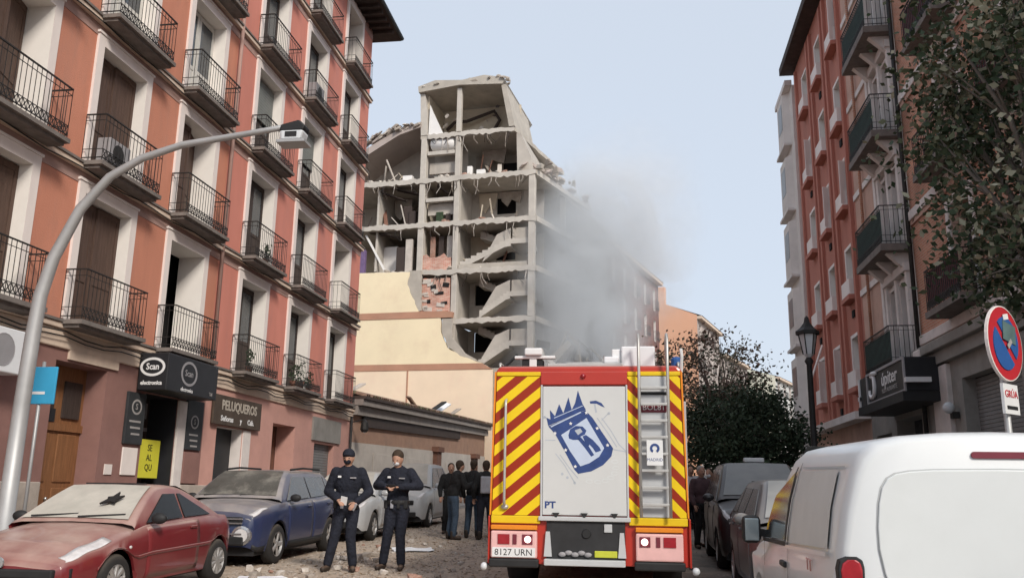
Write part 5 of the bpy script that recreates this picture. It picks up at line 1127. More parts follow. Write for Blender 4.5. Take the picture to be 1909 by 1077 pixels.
# ---- red coupe-cabriolet
RC = Car('red_car', 'dusty dark red coupe cabriolet with a smashed windscreen parked at left', (-6.6, 8.72), dict(L=3.84, W=1.70, H=1.37, R=.30, axles=(.80, 3.24), spokes=9,
    bot=[(0, .30), (.15, .22), (3.7, .22), (3.84, .34)], wid=[(0, .70), (.06, .80), (.2, .90), (.55, .975), (1.2, 1), (2.9, 1), (3.5, .95), (3.75, .86), (3.84, .76)],
    belt=[(0, .50), (.1, .58), (.4, .68), (1.1, .84), (1.5, .90), (2.9, .93), (3.5, .93), (3.75, .86), (3.84, .74)], deck=[(0, .52), (.1, .63), (.4, .76), (1.1, .91), (1.35, .95), (2.9, .97), (3.5, .96), (3.75, .89), (3.84, .76)],
    cab=(1.12, 1.92, 2.42, 3.28), tumble=.70, doors=[(1.38, 2.62)], pillars=[2.3], mirror='trim_black'), 'red_paint', 'clean_glass', 'dusty_glass')
o = RC.o; o.scale = (1, 1, .95)
def sh_red(u, v): return (.10+.62*u+.03*v, 5.35+(1.15)*v*(1-.5*u)+.55*u)
RC.patch(0, 0, 0, 0, .007, 'headlight', 'headlamp', 10, 5, shape=sh_red)
MB().box(-.62, .62, -.03, .05, .40, .50).build('grille', 'trim_black', o, bevel=.02); MB().box(-.70, .70, -.05, .06, .24, .38).build('bumper_grille', 'trim_black', o, bevel=.03); MB().box(-.26, .26, -.07, -.051, .28, .38).build('number_plate', 'plate_white', o)
MB().lathe([(0, -.035), (.06, -.035), (.065, -.02)], 14, (0, 0, .56), 'y').build('badge', 'chrome', o)
RC.patch(.45, 3.6, 2.55, 2.85, .012, 'side_moulding', 'red_paint', 30, 2)
for a, b in ((-.55, .0), (.05, .6)): MB().bar((a, 1.16, 1.00), (b, 1.24, 1.03), .018).build('wiper', 'trim_black', o)
# hole in the windscreen
hv = [(0, .13), (.045, .04), (.13, .06), (.07, -.02), (.09, -.07), (.0, -.05), (-.12, -.09), (-.07, -.01), (-.10, .03), (-.03, .04)]
c0 = Vector((.30, 1.45, 1.175)); ux, uy = Vector((1, 0, 0)), Vector((0, .80, .44)).normalized(); nrm = ux.cross(uy).normalized()
MB().add([c0+ux*a*.85+uy*b*1.3+nrm*.045 for a, b in hv]+[c0+ux*a*.85+uy*b*1.3+nrm*.02 for a, b in hv], [tuple(range(10)), tuple(range(19, 9, -1))]+[(i, (i+1) % 10, 10+(i+1) % 10, 10+i) for i in range(10)]).build('windscreen_hole', 'dark_room', o)
MB().tube([(-.48, 3.0, 1.0), (-.48, 3.06, 1.05)], .03, 6).build('antenna_base', 'trim_black', o)
MB().box(-.4, .4, 1.93, 1.99, 1.378, 1.395).build('roof_seam', 'trim_black', o)
for sd in (1, -1): MB().box(sd*.50-.1, sd*.50+.1, 3.82, 3.85, .6, .72).build('taillight', 'taillamp', o); 
MB().ball((RC.P(1.02, 4, .0)[0], 1.02, .66), (.012, .03, .02)).build('side_repeater', 'headlamp', o, True)
# ---- blue SUV
SU = Car('blue_suv', 'dusty dark blue compact SUV parked behind the red car', (-6.82, 13.62), dict(L=4.11, W=1.78, H=1.58, R=.335, axles=(.82, 3.37),
    bot=[(0, .34), (.15, .25), (3.95, .25), (4.11, .42)], wid=[(0, .80), (.06, .88), (.2, .95), (.5, .99), (1.2, 1), (3.3, 1), (3.9, .95), (4.11, .85)],
    belt=[(0, .70), (.06, .84), (.3, .95), (1.0, 1.02), (2.5, 1.05), (3.6, 1.09), (3.95, 1.06), (4.11, .9)], deck=[(0, .74), (.06, .90), (.3, 1.01), (1.0, 1.08), (3.6, 1.12), (4.0, 1.1), (4.11, .95)],
    cab=(.98, 1.72, 3.35, 4.02), tumble=.70, doors=[(1.22, 2.35), (2.40, 3.35)], pillars=[2.36, 3.3], mirror='trim_black'), 'blue_paint', 'car_glass', 'suv_screen')
o = SU.o; o.scale = (1, 1, .95)
def sh_suv(u, v): return (.03+.40*u, 5.3+1.0*v*(1-.55*u)+.25*u)
SU.patch(0, 0, 0, 0, .008, 'headlight', 'headlamp', 8, 4, shape=sh_suv)
MB().box(-.60, .60, -.03, .04, .70, .82).build('grille', 'trim_black', o, bevel=.02); MB().box(-.66, .66, -.045, .05, .36, .52).build('lower_grille', 'trim_black', o, bevel=.03)
for z in (.72, .79, .55): MB().box(-.62, .62, -.05, -.031, z-.012, z+.012).build('chrome_strip', 'chrome', o)
for sd in (1, -1):
    f = MB().lathe([(0, -.06), (.11, -.055), (.12, -.02)], 16, (sd*.60, .02, .52), 'y').build('fog_lamp', 'headlamp', o); MB().lathe([(.12, -.06), (.16, -.05), (.165, -.0)], 16, (sd*.60, .03, .52), 'y').build('fog_surround', 'chrome', f)
    MB().tube([(sd*.60, 1.85, 1.60), (sd*.62, 2.4, 1.63), (sd*.6, 3.3, 1.61)], .02, 6).build('roof_rail', 'trim_black', o, True)
    MB().box(sd*.58-.12, sd*.58+.12, 4.09, 4.125, .78, .92).build('taillight', 'taillamp', o)
MB().box(-.26, .26, -.065, -.046, .56, .66).build('number_plate', 'plate_white', o); MB().lathe([(0, -.05), (.075, -.05), (.08, -.03)], 16, (0, 0, .765), 'y').build('badge', 'chrome', o)
SU.patch(.05, 4.05, .02, .75, .012, 'sill_trim', 'trim_black', 40, 2)
for a, b in ((-.6, .0), (.05, .65)): MB().bar((a, 1.03, 1.14), (b, 1.10, 1.17), .02).build('wiper', 'trim_black', o)
# ---- plain parked cars
hatch = dict(L=4.0, W=1.72, H=1.46, R=.31, axles=(.80, 3.30), bot=[(0, .34), (.15, .24), (3.85, .24), (4.0, .4)], wid=[(0, .78), (.06, .87), (.2, .94), (.5, .98), (1.2, 1), (3.3, 1), (3.8, .95), (4.0, .86)],
    belt=[(0, .62), (.06, .74), (.3, .84), (1.0, .93), (2.5, .97), (3.6, 1.0), (3.85, .97), (4.0, .85)], deck=[(0, .66), (.06, .79), (.3, .90), (1.0, .99), (3.6, 1.04), (3.9, 1.0), (4.0, .9)], cab=(.92, 1.75, 3.2, 3.92), tumble=.70, doors=[(1.2, 2.3), (2.36, 3.2)], pillars=[2.32, 3.1])
def plain(name, label, loc, paint, H=1.46, screen='sky_glass', glass='car_glass', W=1.72, group='cars parked along the kerb'):
    p = dict(hatch); p['H'] = H; p['W'] = W; k = H/1.46
    for q in ('belt', 'deck'): p[q] = [(a, b*(1+(k-1)*.7)) for a, b in hatch[q]]
    c = Car(name, label, loc, p, paint, glass, screen, group=group); kk = 1+(k-1)*.7
    def shp(u, v): return (.03+.34*u, 5.3+1.0*v*(1-.5*u)+.2*u)
    c.patch(0, 0, 0, 0, .008, 'headlight', 'headlamp', 8, 4, shape=shp)
    MB().box(-.55, .55, -.03, .04, .55*kk, .66*kk).build('grille', 'trim_black', c.o, bevel=.02); MB().box(-.62, .62, -.04, .05, .3, .44).build('lower_grille', 'trim_black', c.o, bevel=.02); MB().box(-.26, .26, -.06, -.041, .45, .55).build('number_plate', 'plate_white', c.o)
    for sd in (1, -1): MB().box(sd*.56-.12, sd*.56+.12, 3.98, 4.012, .7*kk, .82*kk).build('taillight', 'taillamp', c.o)
    for a, b in ((-.55, .0), (.05, .6)): MB().bar((a, 1.0, 1.06*kk), (b, 1.06, 1.09*kk), .02).build('wiper', 'trim_black', c.o)
    return c
plain('silver_car', 'dusty silver car parked behind the two police officers', (-6.75, 19.0), 'silver_paint', 1.5, 'dusty_glass')
plain('pale_car', 'dusty pale car parked beyond the silver one near the low building', (-6.7, 24.2), 'silver_paint', 1.75, 'dusty_glass')
plain('dark_hatchback', 'dark grey hatchback parked just ahead of the white van', (2.08, 9.75), 'grey_paint', 1.46, 'sky_glass', W=1.68)
sv = plain('dark_suv', 'black SUV with a big grey windscreen parked on the right', (2.08, 14.9), 'dark_paint', 1.74, 'sky_glass', W=1.68)
MB().box(-.18, .18, 2.0, 2.2, 1.76, 1.84).build('roof_light', 'plate_white', sv.o, bevel=.02)
plain('dark_car', 'dark car parked under the evergreen tree on the right', (2.0, 26.5), 'dark_paint', 1.5, 'sky_glass')
plain('grey_car', 'grey car parked farthest along the right kerb', (2.0, 31.6), 'grey_paint', 1.5, 'sky_glass')

# ---------------------------------------------------------------- white van seen from behind (local: rear at y=0, front +y)
pm('van_seam', (.42, .43, .43), .6, .05, 3)
VN = thing('white_van', 'white panel van with blank side panel parked at the right edge', 'van', (1.86, 5.0, gz(5.0)), (SLOPE, 0, 0))
VS = [(.80, .30), (.845, .55), (.855, .80), (.85, .98), (.835, 1.14), (.80, 1.34), (.745, 1.53), (.70, 1.62), (.62, 1.69), (.48, 1.725), (.24, 1.745), (0, 1.75)]
def van_sec(y):
    k = 1.0; zs = 1.0; top = 1.75
    if y < .12: k = .93+.07*math.sqrt(max(0, 1-((.12-y)/.12)**2)); 
    if y > 1.95:
        t = min(1, (y-1.95)/1.05); top = 1.75-(.74)*t**1.35
        if y > 3.0: top = 1.01-.16*((y-3.0)/1.05)**1.4
    if y > 3.6: k = 1-.14*((y-3.6)/.5)**2
    out = []
    for x, z in VS:
        zz = z if z <= .8 else .8+(z-.8)*(top-.8)/(.95)
        xx = x*k
        if y > 1.95 and z > .98: xx = x+(.80-x)*min(1, (1.75-top)/.74)*.75 if x > .5 else x
        if y > 3.6: xx *= k
        for yw in (.62, 3.25):
            d = abs(y-yw)
            if d < .38 and z < .8: zz = max(zz, .30+math.sqrt(.38*.38-d*d)+.01*VS.index((x, z)))
        out.append((xx, zz))
    if y < .12:
        dz = .04*(1-math.sqrt(max(0, 1-((.12-y)/.12)**2))); out = [(a, b-dz if b > 1.2 else b) for a, b in out]
    return out
ys = [0, .01, .025, .05, .08, .12]+[.12+(4.05-.12)*i/70 for i in range(1, 71)]; vs = []; n = 2*len(VS)-1
for y in ys:
    c = van_sec(y); vs += [(x, y, z) for x, z in c]+[(-x, y, z) for x, z in c[-2::-1]]
bo = MB().add(vs, [(i*n+j, i*n+j+1, (i+1)*n+j+1, (i+1)*n+j) for i in range(len(ys)-1) for j in range(n-1)]+[tuple(range(n)), tuple(range((len(ys)-1)*n, len(ys)*n))]).build('body', 'white_paint', VN, True)
e = bo.modifiers.new('edge', 'EDGE_SPLIT'); e.split_angle = RAD(50)
MB().box(-.7, .7, .15, 3.9, .2, .5).build('chassis', 'trim_black', VN)
for yy in (.62, 3.25):
    for sd in (1, -1): wheel(VN, sd*.74, yy, .30, .18, sd, 6)
def van_side(y, z, off=.008):
    for (x0, z0), (x1, z1) in zip(VS, VS[1:]):
        if z0 <= z <= z1: return x0+(x1-x0)*(z-z0)/(z1-z0)+off
    return VS[-1][0]
def rrect(x0, x1, z0, z1, r, n=6, tl=None):
    p = []
    for cx, cz, a0 in ((x1-r, z1-r, 0), (x0+r, z1-r, 90), (x0+r, z0+r, 180), (x1-r, z0+r, 270)):
        for i in range(n+1): a = RAD(a0+90*i/n); p.append((cx+r*math.cos(a), cz+r*math.sin(a)))
    return p
# rear doors: pressed blank window panel with a seam, high brake lamp, lamps, handle, plate
def ring_prism(poly, w, y0, y1, name, mat, parent):
    c = Vector((sum(p[0] for p in poly)/len(poly), sum(p[1] for p in poly)/len(poly))); vs = []; n = len(poly)
    inn = []
    for a, b in poly:
        d = Vector((a, b))-c; inn.append((a-w*(1 if d.x > 0 else -1)*min(1, abs(d.x)/.2), b-w*(1 if d.y > 0 else -1)*min(1, abs(d.y)/.2)))
    vs = [(a, y0, b) for a, b in poly]+[(a, y0, b) for a, b in inn]
    return MB().add(vs, [(i, (i+1) % n, n+(i+1) % n, n+i) for i in range(n)]).build(name, mat, parent)
_h = [(.30, .76), (.46, .79), (.545, .85), (.585, .92), (.615, 1.02), (.635, 1.14), (.635, 1.25), (.622, 1.37), (.602, 1.45), (.572, 1.497), (.53, 1.522), (.46, 1.536), (.34, 1.545), (.0, 1.55)]
PNL = _h+[(-a, b) for a, b in _h[-2::-1]]
MB().prism(PNL, -.014, .02, 'y').build('rear_panel', 'van_panel', VN, bevel=.01); ring_prism([(a*1.012, 1.15+(b-1.15)*1.018) for a, b in PNL], .010, -.0032, 0, 'panel_seam', 'van_seam', VN)
MB().box(-.004, .004, -.016, 0, .4, .82).build('door_gap', 'sign_grey', VN)
MB().prism(rrect(-.145, .145, 1.608, 1.642, .016), -.01, .03, 'y').build('brake_lamp', 'plaque_red', VN)
for sd in (1, -1):
    MB().prism([(sd*.735, .74), (sd*.82, .74), (sd*.836, 1.03), (sd*.826, 1.065), (sd*.80, 1.085), (sd*.755, 1.085), (sd*.733, 1.07), (sd*.726, 1.04)], -.014, .085, 'y').build('taillight', 'taillamp', VN, bevel=.01); MB().prism([(sd*.725, .73), (sd*.832, .73), (sd*.848, 1.035), (sd*.836, 1.08), (sd*.805, 1.10), (sd*.75, 1.10), (sd*.722, 1.083), (sd*.714, 1.045)], -.008, .075, 'y').build('taillight_surround', 'trim_black', VN, bevel=.008)
MB().box(-.18, .14, -.05, -.013, .92, 1.0).build('handle', 'trim_black', VN, bevel=.02); MB().box(-.27, .27, -.02, -.001, .6, .71).build('number_plate', 'plate_white', VN); MB().box(-.78, .78, -.06, .1, .34, .52).build('bumper', 'trim_black', VN, bevel=.04)
MB().box(-.72, .72, -.0045, .02, 1.63, 1.66).build('gutter_line', 'sign_grey', VN) if False else None
# side: blank quarter panel with pale bead, front door with window, fuel flap, handle
def side_poly(q, name, mat, off=.006, th=.006, sides=(-1, 1)):
    for sd in sides:
        n = len(q); vs = [(sd*van_side(y, z, off), y, z) for y, z in q]+[(sd*van_side(y, z, off-th), y, z) for y, z in q]
        tri = [tuple(t) for t in tessellate_polygon([[Vector((y, z, 0)) for y, z in q]])]
        MB().add(vs, tri+[(i, (i+1) % n, n+(i+1) % n, n+i) for i in range(n)]).build(name, mat, VN)
def grid_patch(q4, name, mat, off, n=10, sides=(-1, 1)):
    a, b, c, d = [Vector(p) for p in q4]
    for sd in sides:
        vs = []
        for i in range(n+1):
            for j in range(n+1):
                u, v = i/n, j/n; p = a.lerp(b, u).lerp(d.lerp(c, u), v); vs.append((sd*van_side(p.x, p.y, off), p.x, p.y))
        MB().add(vs, [(i*(n+1)+j, i*(n+1)+j+1, (i+1)*(n+1)+j+1, (i+1)*(n+1)+j) for i in range(n) for j in range(n)]).build(name, mat, VN, True)
grid_patch([(.24, 1.12), (1.50, 1.06), (1.46, 1.54), (.30, 1.54)], 'side_panel', 'van_side_dirt', .012)
grid_patch([(.20, 1.08), (1.54, 1.02), (1.54, 1.045), (.20, 1.105)], 'panel_bead', 'white_paint', .03)
grid_patch([(.18, 1.555), (1.46, 1.56), (1.46, 1.57), (.18, 1.565)], 'panel_seam', 'van_seam', .012); grid_patch([(1.505, 1.06), (1.53, 1.06), (1.49, 1.55), (1.465, 1.55)], 'panel_bead', 'white_paint', .025)
grid_patch([(1.68, 1.07), (2.66, 1.03), (2.30, 1.36), (1.66, 1.54)], 'door_window', 'car_glass', .014); grid_patch([(1.57, .42), (1.585, .42), (1.585, 1.6), (1.57, 1.6)], 'door_gap', 'trim_black', .009); grid_patch([(2.72, .8), (2.735, .8), (2.735, 1.0), (2.72, 1.0)], 'door_gap', 'trim_black', .009)
grid_patch([(1.62, 1.03), (2.75, .99), (2.75, 1.02), (1.62, 1.06)], 'window_seal', 'trim_black', .018); grid_patch([(1.61, 1.06), (1.67, 1.06), (1.66, 1.57), (1.61, 1.57)], 'window_seal', 'trim_black', .016)
for sd in (1, -1):
    MB().box(sd*.86-.015, sd*.86+.015, 1.66, 1.86, .88, .92).build('handle', 'trim_black', VN, bevel=.01)
    mm = MB().obox((sd*.96, 2.72, 1.08), (.15, .1, .22)).build('mirror', 'trim_black', VN, bevel=.04); MB().obox((sd*.96, 2.665, 1.08), (.11, .012, .175)).build('mirror_glass', 'mirror_glass', mm, bevel=.005); MB().bar((sd*.80, 2.76, 1.04), (sd*.92, 2.73, 1.06), .08, .06).build('mirror_arm', 'trim_black', mm)
    MB().box(sd*.62-.14, sd*.62+.14, 4.0, 4.07, .66, .84).build('headlight', 'headlamp', VN)
vs = []
for i in range(9):
    y = 2.05+.9*i/8; c = van_sec(y)[-1][1]; x = .60+.10*i/8; vs += [(x*f, y, c+.012) for f in (-1, -.5, 0, .5, 1)]
MB().add(vs, [(i*5+j, i*5+j+1, (i+1)*5+j+1, (i+1)*5+j) for i in range(8) for j in range(4)]).build('windscreen', 'car_glass', VN, True)
pm('faint_pink', (.62, .36, .34), .6, .1, 9)
lettering('T T', .10, 'faint_pink', VN, (-van_side(0, .98, .012), .75, .985), (math.pi/2, 0, -math.pi/2))

# ---------------------------------------------------------------- fire truck (local: rear face at y=0, front +y)
FT = thing('fire_truck', 'red and yellow chevroned fire truck seen from behind with a city crest panel', 'fire truck', (-.65, 11.4, gz(11.4)), (SLOPE, 0, 0))
def tb(x0, x1, y0, y1, z0, z1, nm, mt, parent=FT, bevel=.01): return MB().box(x0, x1, y0, y1, z0, z1).build(nm, mt, parent, bevel=bevel)
MB().prism([(-1.25, .40), (1.25, .40), (1.25, 1.0), (1.2, 2.82), (1.14, 2.88), (-1.14, 2.88), (-1.2, 2.82), (-1.25, 1.0)], .02, 5.4, 'y').build('body', 'truck_red', FT, bevel=.03)
tb(-1.2, 1.2, 5.55, 7.3, .5, 2.75, 'cab', 'truck_red', bevel=.08); tb(-1.1, 1.1, 7.28, 7.33, 1.5, 2.5, 'windscreen', 'car_glass'); tb(-1.24, 1.24, 7.25, 7.5, .4, .85, 'front_bumper', 'plate_white', bevel=.05)
for sd in (1, -1): MB().box(sd*1.205-.01, sd*1.205+.01, 5.8, 6.9, 1.55, 2.4).build('cab_window', 'car_glass', FT); 
for yy in (1.55, 5.9):
    for sd in (1, -1): wheel(FT, sd*1.0, yy, .48, .38, sd, 8)
tb(-1.0, 1.0, .3, 7.2, .42, .7, 'chassis', 'trim_black')
for sd in (1, -1):
    for i in range(4): tb(sd*1.235-.012 if sd == 1 else -1.262, 1.262 if sd == 1 else -1.235+.012, .35+i*1.25, 1.45+i*1.25, 1.05 if i != 1 else 1.15, 2.45, 'side_shutter', 'truck_grey')
# rear face, left chevron panel
MB().prism([(-1.215, .99), (-.60, .99), (-.60, 2.74), (-1.175, 2.74)], -.012, .03, 'y').build('chevron_panel', 'chevron_rise', FT)
MB().prism([(.512, .99), (.645, .99), (.645, 2.74), (.512, 2.74)], -.012, .03, 'y').build('chevron_panel', 'chevron_fall', FT); MB().prism([(1.035, .99), (1.215, .99), (1.175, 2.74), (1.035, 2.74)], -.012, .03, 'y').build('chevron_panel', 'chevron_fall', FT)
for x0, x1 in ((-1.225, -.6), (.512, 1.225)): tb(x0, x1, -.02, .03, .89, .985, 'yellow_sill', 'truck_yellow'); tb(max(x0, -1.18), min(x1, 1.18), -.02, .03, 2.745, 2.80, 'yellow_sill', 'truck_yellow')
for sd in (1, -1): MB().prism([(sd*1.225, .99), (sd*1.245, .99), (sd*1.205, 2.8), (sd*1.183, 2.8)], -.025, .06, 'y').build('corner_trim', 'truck_orange', FT)
tb(-.6, .51, -.03, .03, 2.63, 2.80, 'lintel', 'truck_red'); MB().ball((-.05, -.035, 2.74), .035).build('marker_lamp', 'taillamp', FT, True)
# pump-bay roller door with city crest
RD = tb(-.572, .484, -.022, .03, 1.0, 2.61, 'roller_door', 'truck_white')
tb(-.60, -.575, -.03, .03, .95, 2.63, 'door_guide', 'truck_grey'); tb(.487, .512, -.03, .03, .95, 2.63, 'door_guide', 'truck_grey'); tb(-.62, .53, -.05, .03, .93, .985, 'door_rail', 'truck_grey')
def Z(a, b): return (-.572+(a-115)/696, 2.60-(b-60)/690)
def em(poly, mt, d, nm='crest'): MB().prism([Z(*p) for p in poly], -.0225-d, -.0222-d+.0006, 'y').build(nm, mt, RD)
em([(165, 405), (495, 262), (560, 330), (640, 450), (738, 592), (722, 660), (650, 735), (545, 790), (430, 812), (398, 778), (300, 600), (225, 470)], 'emblem_blue', .001)
em([(280, 480), (505, 330), (660, 590), (615, 665), (530, 720), (450, 748), (360, 620)], 'emblem_pale', .0022)
em([(165, 400), (150, 330), (185, 345), (180, 262), (225, 315), (262, 210), (300, 290), (345, 150), (375, 260), (405, 200), (430, 90), (470, 205), (500, 258)], 'emblem_blue', .0034)
for q in ((185, 405, 455, 275, 20), (215, 330, 470, 222, 10)): em([(q[0], q[1]), (q[2], q[3]), (q[2]+4, q[3]+q[4]*.5), (q[0]+4, q[1]+q[4]*.5)], 'emblem_pale', .0046)
for a, b in ((225, 465), (365, 380), (505, 285), (600, 420), (690, 565), (320, 610), (405, 750)):
    em([(a+17*math.cos(i*math.pi/5-math.pi/2)*(1 if i % 2 == 0 else .5), b+17*math.sin(i*math.pi/5-math.pi/2)*(1 if i % 2 == 0 else .5)) for i in range(10)], 'letter_white', .0034)
em([(345, 480), (360, 430), (410, 400), (470, 405), (505, 440), (490, 475), (455, 490), (440, 520), (385, 522), (350, 510)], 'emblem_blue', .0034)
em([(400, 440), (450, 420), (470, 450), (430, 480)], 'emblem_grey', .0046)
em([(425, 512), (455, 498), (520, 570), (572, 650), (545, 664), (490, 590)], 'emblem_blue', .0034); em([(470, 490), (500, 478), (560, 520), (620, 585), (632, 612), (585, 628), (560, 590), (530, 560), (520, 585), (545, 625), (525, 620), (500, 560)], 'emblem_blue', .0035)
em([(535, 185), (590, 178), (640, 200), (668, 238), (640, 228), (595, 205), (540, 205)], 'emblem_blue', .001); em([(570, 210), (585, 208), (600, 280), (585, 285)], 'emblem_grey', .001)
for pl in ([(600, 330), (700, 470), (770, 580)], [(640, 330), (720, 440), (790, 560), (850, 615)], [(730, 600), (850, 620)], [(700, 290), (640, 350)], [(140, 525), (230, 525)], [(230, 640), (310, 740), (400, 890)], [(270, 650), (350, 760), (430, 850)], [(130, 320), (160, 345)]):
    for (a, b), (c, d) in zip(pl, pl[1:]):
        l = math.hypot(c-a, d-b); nx, ny = -(d-b)/l*4, (c-a)/l*4; em([(a+nx, b+ny), (c+nx, d+ny), (c-nx, d-ny), (a-nx, b-ny)], 'emblem_grey', .001)
for i in range(9):
    a = -.2+i*.27; c = (470+290*math.sin(a+.4), 690+190*math.cos(a*1.05)); em([(c[0]+32*math.cos(k*math.pi/5), c[1]+18*math.sin(k*math.pi/5)) for k in range(10)]+[(c[0]+24*math.cos(-k*math.pi/5), c[1]+11*math.sin(-k*math.pi/5)) for k in range(10)], 'van_panel', .0008)
for a, b in ((400, 890), (335, 845), (290, 815), (130, 325), (705, 290)): em([(a+13*math.cos(k), b+13*math.sin(k)) for k in range(6)], 'emblem_grey', .001)
lettering('PT', .115, 'emblem_blue', RD, (-.475, -.0225, 1.12), (math.pi/2, 0, 0), 1.1, depth=.001, bold=.004)
for x in (-.40, -.045, .33): MB().prism([(x-.045, 1.03), (x+.045, 1.03), (x+.012, .975), (x-.012, .975)], -.05, -.0225, 'y').build('latch', 'trim_black', FT)
# left hand rail
MB().tube([(-1.05, -.02, 1.1), (-1.05, -.08, 1.12), (-1.05, -.09, 1.2), (-1.045, -.09, 2.35), (-1.045, -.08, 2.42), (-1.045, -.02, 2.44)], .018, 8).build('hand_rail', 'ladder_alu', FT, True); MB().ball((-1.05, -.03, 1.09), (.05, .03, .035)).build('rail_foot', 'ladder_alu', FT, True)
# ladder on a grey backing
tb(.647, 1.033, -.014, .03, .99, 2.74, 'ladder_backing', 'truck_grey')
LD = MB(); 
for x in (.66, 1.02): LD.tube([(x, -.10, .99), (x, -.10, 2.8), (x, -.08, 3.2), (x, .02, 3.28), (x, .35, 3.26), (x, .4, 2.9)], .02, 8)
LD = LD.build('ladder', 'ladder_alu', FT, True)
for i in range(8): MB().box(.675, 1.005, -.125, -.075, 1.13+i*.205, 1.165+i*.205).build('rung', 'ladder_alu', LD, bevel=.006)
tb(.675, 1.005, -.03, -.009, 2.50, 2.54, 'vent_slot', 'trim_black'); tb(.68, 1.0, -.03, -.009, 2.28, 2.40, 'plaque', 'plaque_red'); lettering('BOL81', .10, 'letter_white', FT, (.84, -.031, 2.34), (math.pi/2, 0, 0), 1, depth=.001)
tb(.74, .94, -.135, -.127, 1.62, 1.93, 'emblem_plate', 'plate_white'); MB().prism([(.84+.06*math.cos(RAD(a)), 1.83+.06*math.sin(RAD(a))) for a in range(-60, 241, 20)]+[(.84+.03*math.cos(RAD(a)), 1.83+.03*math.sin(RAD(a))) for a in range(240, -61, -20)], -.139, -.1352, 'y').build('emblem_ring', 'emblem_blue', FT); lettering('MADRID', .052, 'emblem_blue', FT, (.84, -.1352, 1.69), (math.pi/2, 0, 0), 1, depth=.001)
# lamp boxes, bumper, tow bay
for sd, x0, x1 in ((-1, -1.22, -.635), (1, .588, 1.165)):
    tb(x0, x1, -.05, .03, .47, .80, 'lamp_box', 'lamp_pink', bevel=.02); tb(x0, x1, -.055, .03, .815, .87, 'reflector', 'truck_orange', bevel=.008)
    base = x0 if sd == -1 else x1
    for i, (dx, w, m) in enumerate(((.09, .15, 'taillamp'), (.28, .05, 'plaque_red'), (.40, .13, 'plaque_red'))):
        a = base-sd*dx; b = a-sd*w; MB().box(min(a, b), max(a, b), -.06, -.051, .64, .76).build('rear_light', m, FT)
    MB().lathe([(0, -.075), (.038, -.07), (.045, -.055)], 16, (base-sd*.47, 0, .70), 'y').build('rear_lamp', 'lamp_lit', FT)
    tb(x0-.02, x1+.02, -.06, .05, .36, .465, 'bumper', 'trim_black', bevel=.02)
    MB().ball((sd*1.31, .02, .36), .05).build('corner_lamp', 'lamp_glass', FT, True); MB().bar((sd*1.24, .05, .4), (sd*1.31, .02, .37), .03).build('corner_arm', 'trim_black', FT)
    tb(sd*1.25-.012, sd*1.25+.012, -.02, .3, .4, .98, 'red_skirt', 'truck_red')
tb(-1.2, -.655, -.056, -.051, .485, .60, 'number_plate', 'plate_white'); lettering('8127 URN', .11, 'trim_black', FT, (-.93, -.0565, .54), (math.pi/2, 0, 0), 1, depth=.001)
tb(-.52, .46, -.012, .03, .42, .93, 'tow_bay', 'bay_dark'); 
for x in (-.5, .42): MB().prism([(x-.05, .5), (x+.05, .5), (x+.025, .8), (x-.025, .8)], -.03, -.0125, 'y').build('bay_side', 'truck_grey', FT)
tb(-.54, .46, -.12, -.013, .40, .475, 'rear_step', 'truck_grey', bevel=.01); MB().lathe([(0, -.03), (.05, -.03), (.06, -.013)], 14, (-.02, 0, .78), 'y').build('tow_coupling', 'trim_black', FT); tb(.2, .3, -.03, -.013, .8, .9, 'socket', 'truck_grey')
for i in range(5): MB().ball((-.32+i*.08, -.03, .53+.02*(i % 2)), (.05, .02, .03)).build('hose_coil', 'sign_grey', FT, True)
tb(.08, .36, -.03, -.013, .5, .58, 'hi_vis_strip', 'hi_vis')
# roof equipment
tb(-.55, .45, .3, 4.8, 2.885, 2.95, 'roof_rack', 'ladder_alu'); tb(.43, .88, .5, 1.2, 2.885, 3.2, 'roof_box', 'plastic_white', bevel=.02); tb(.2, .4, .4, .8, 2.955, 3.05, 'roof_case', 'plastic_white', bevel=.02); tb(.3, .43, .55, 1.1, 2.955, 3.17, 'roof_case', 'plate_white', bevel=.02)
LM = tb(-1.0, -.45, .35, .45, 3.02, 3.06, 'light_bar', 'plate_white'); tb(-.86, -.62, .3, .5, 3.061, 3.16, 'light_head', 'plate_white', LM, .02); tb(-.9, -.62, .38, .6, 2.885, 3.015, 'light_mast', 'trim_black', LM); tb(-.8, -.7, .36, .44, 2.89, 3.02, 'light_post', 'plate_white', LM)
MB().bar((-.58, .4, 3.05), (-.42, .4, 2.9), .05).build('strut', 'ladder_alu', LM); MB().bar((-.3, .5, 2.96), (.35, .45, 2.96), .05).build('rail', 'ladder_alu', FT); MB().bar((-1.15, .3, 2.88), (-1.0, .6, 3.1), .03).build('aerial_arm', 'trim_black', FT)
for x in (-1.17, 1.17): MB().tube([(x, .2, 2.86), (x, .2, 2.93), (x, 5.2, 2.93), (x, 5.2, 2.86)], .02, 6).build('roof_rail', 'ladder_alu', FT, True)
MB().tube([(1.2, .1, 2.8), (1.21, .05, 3.0), (1.2, .05, 3.1)], .02, 6).build('aerial', 'plate_white', FT)
for i in range(3): MB().lathe([(0, 0), (.07, 0), (.07, .1), (.05, .13), (0, .13)], 12, (1.15, .3+i*2, 2.89)).build('beacon', 'sign_blue', FT)
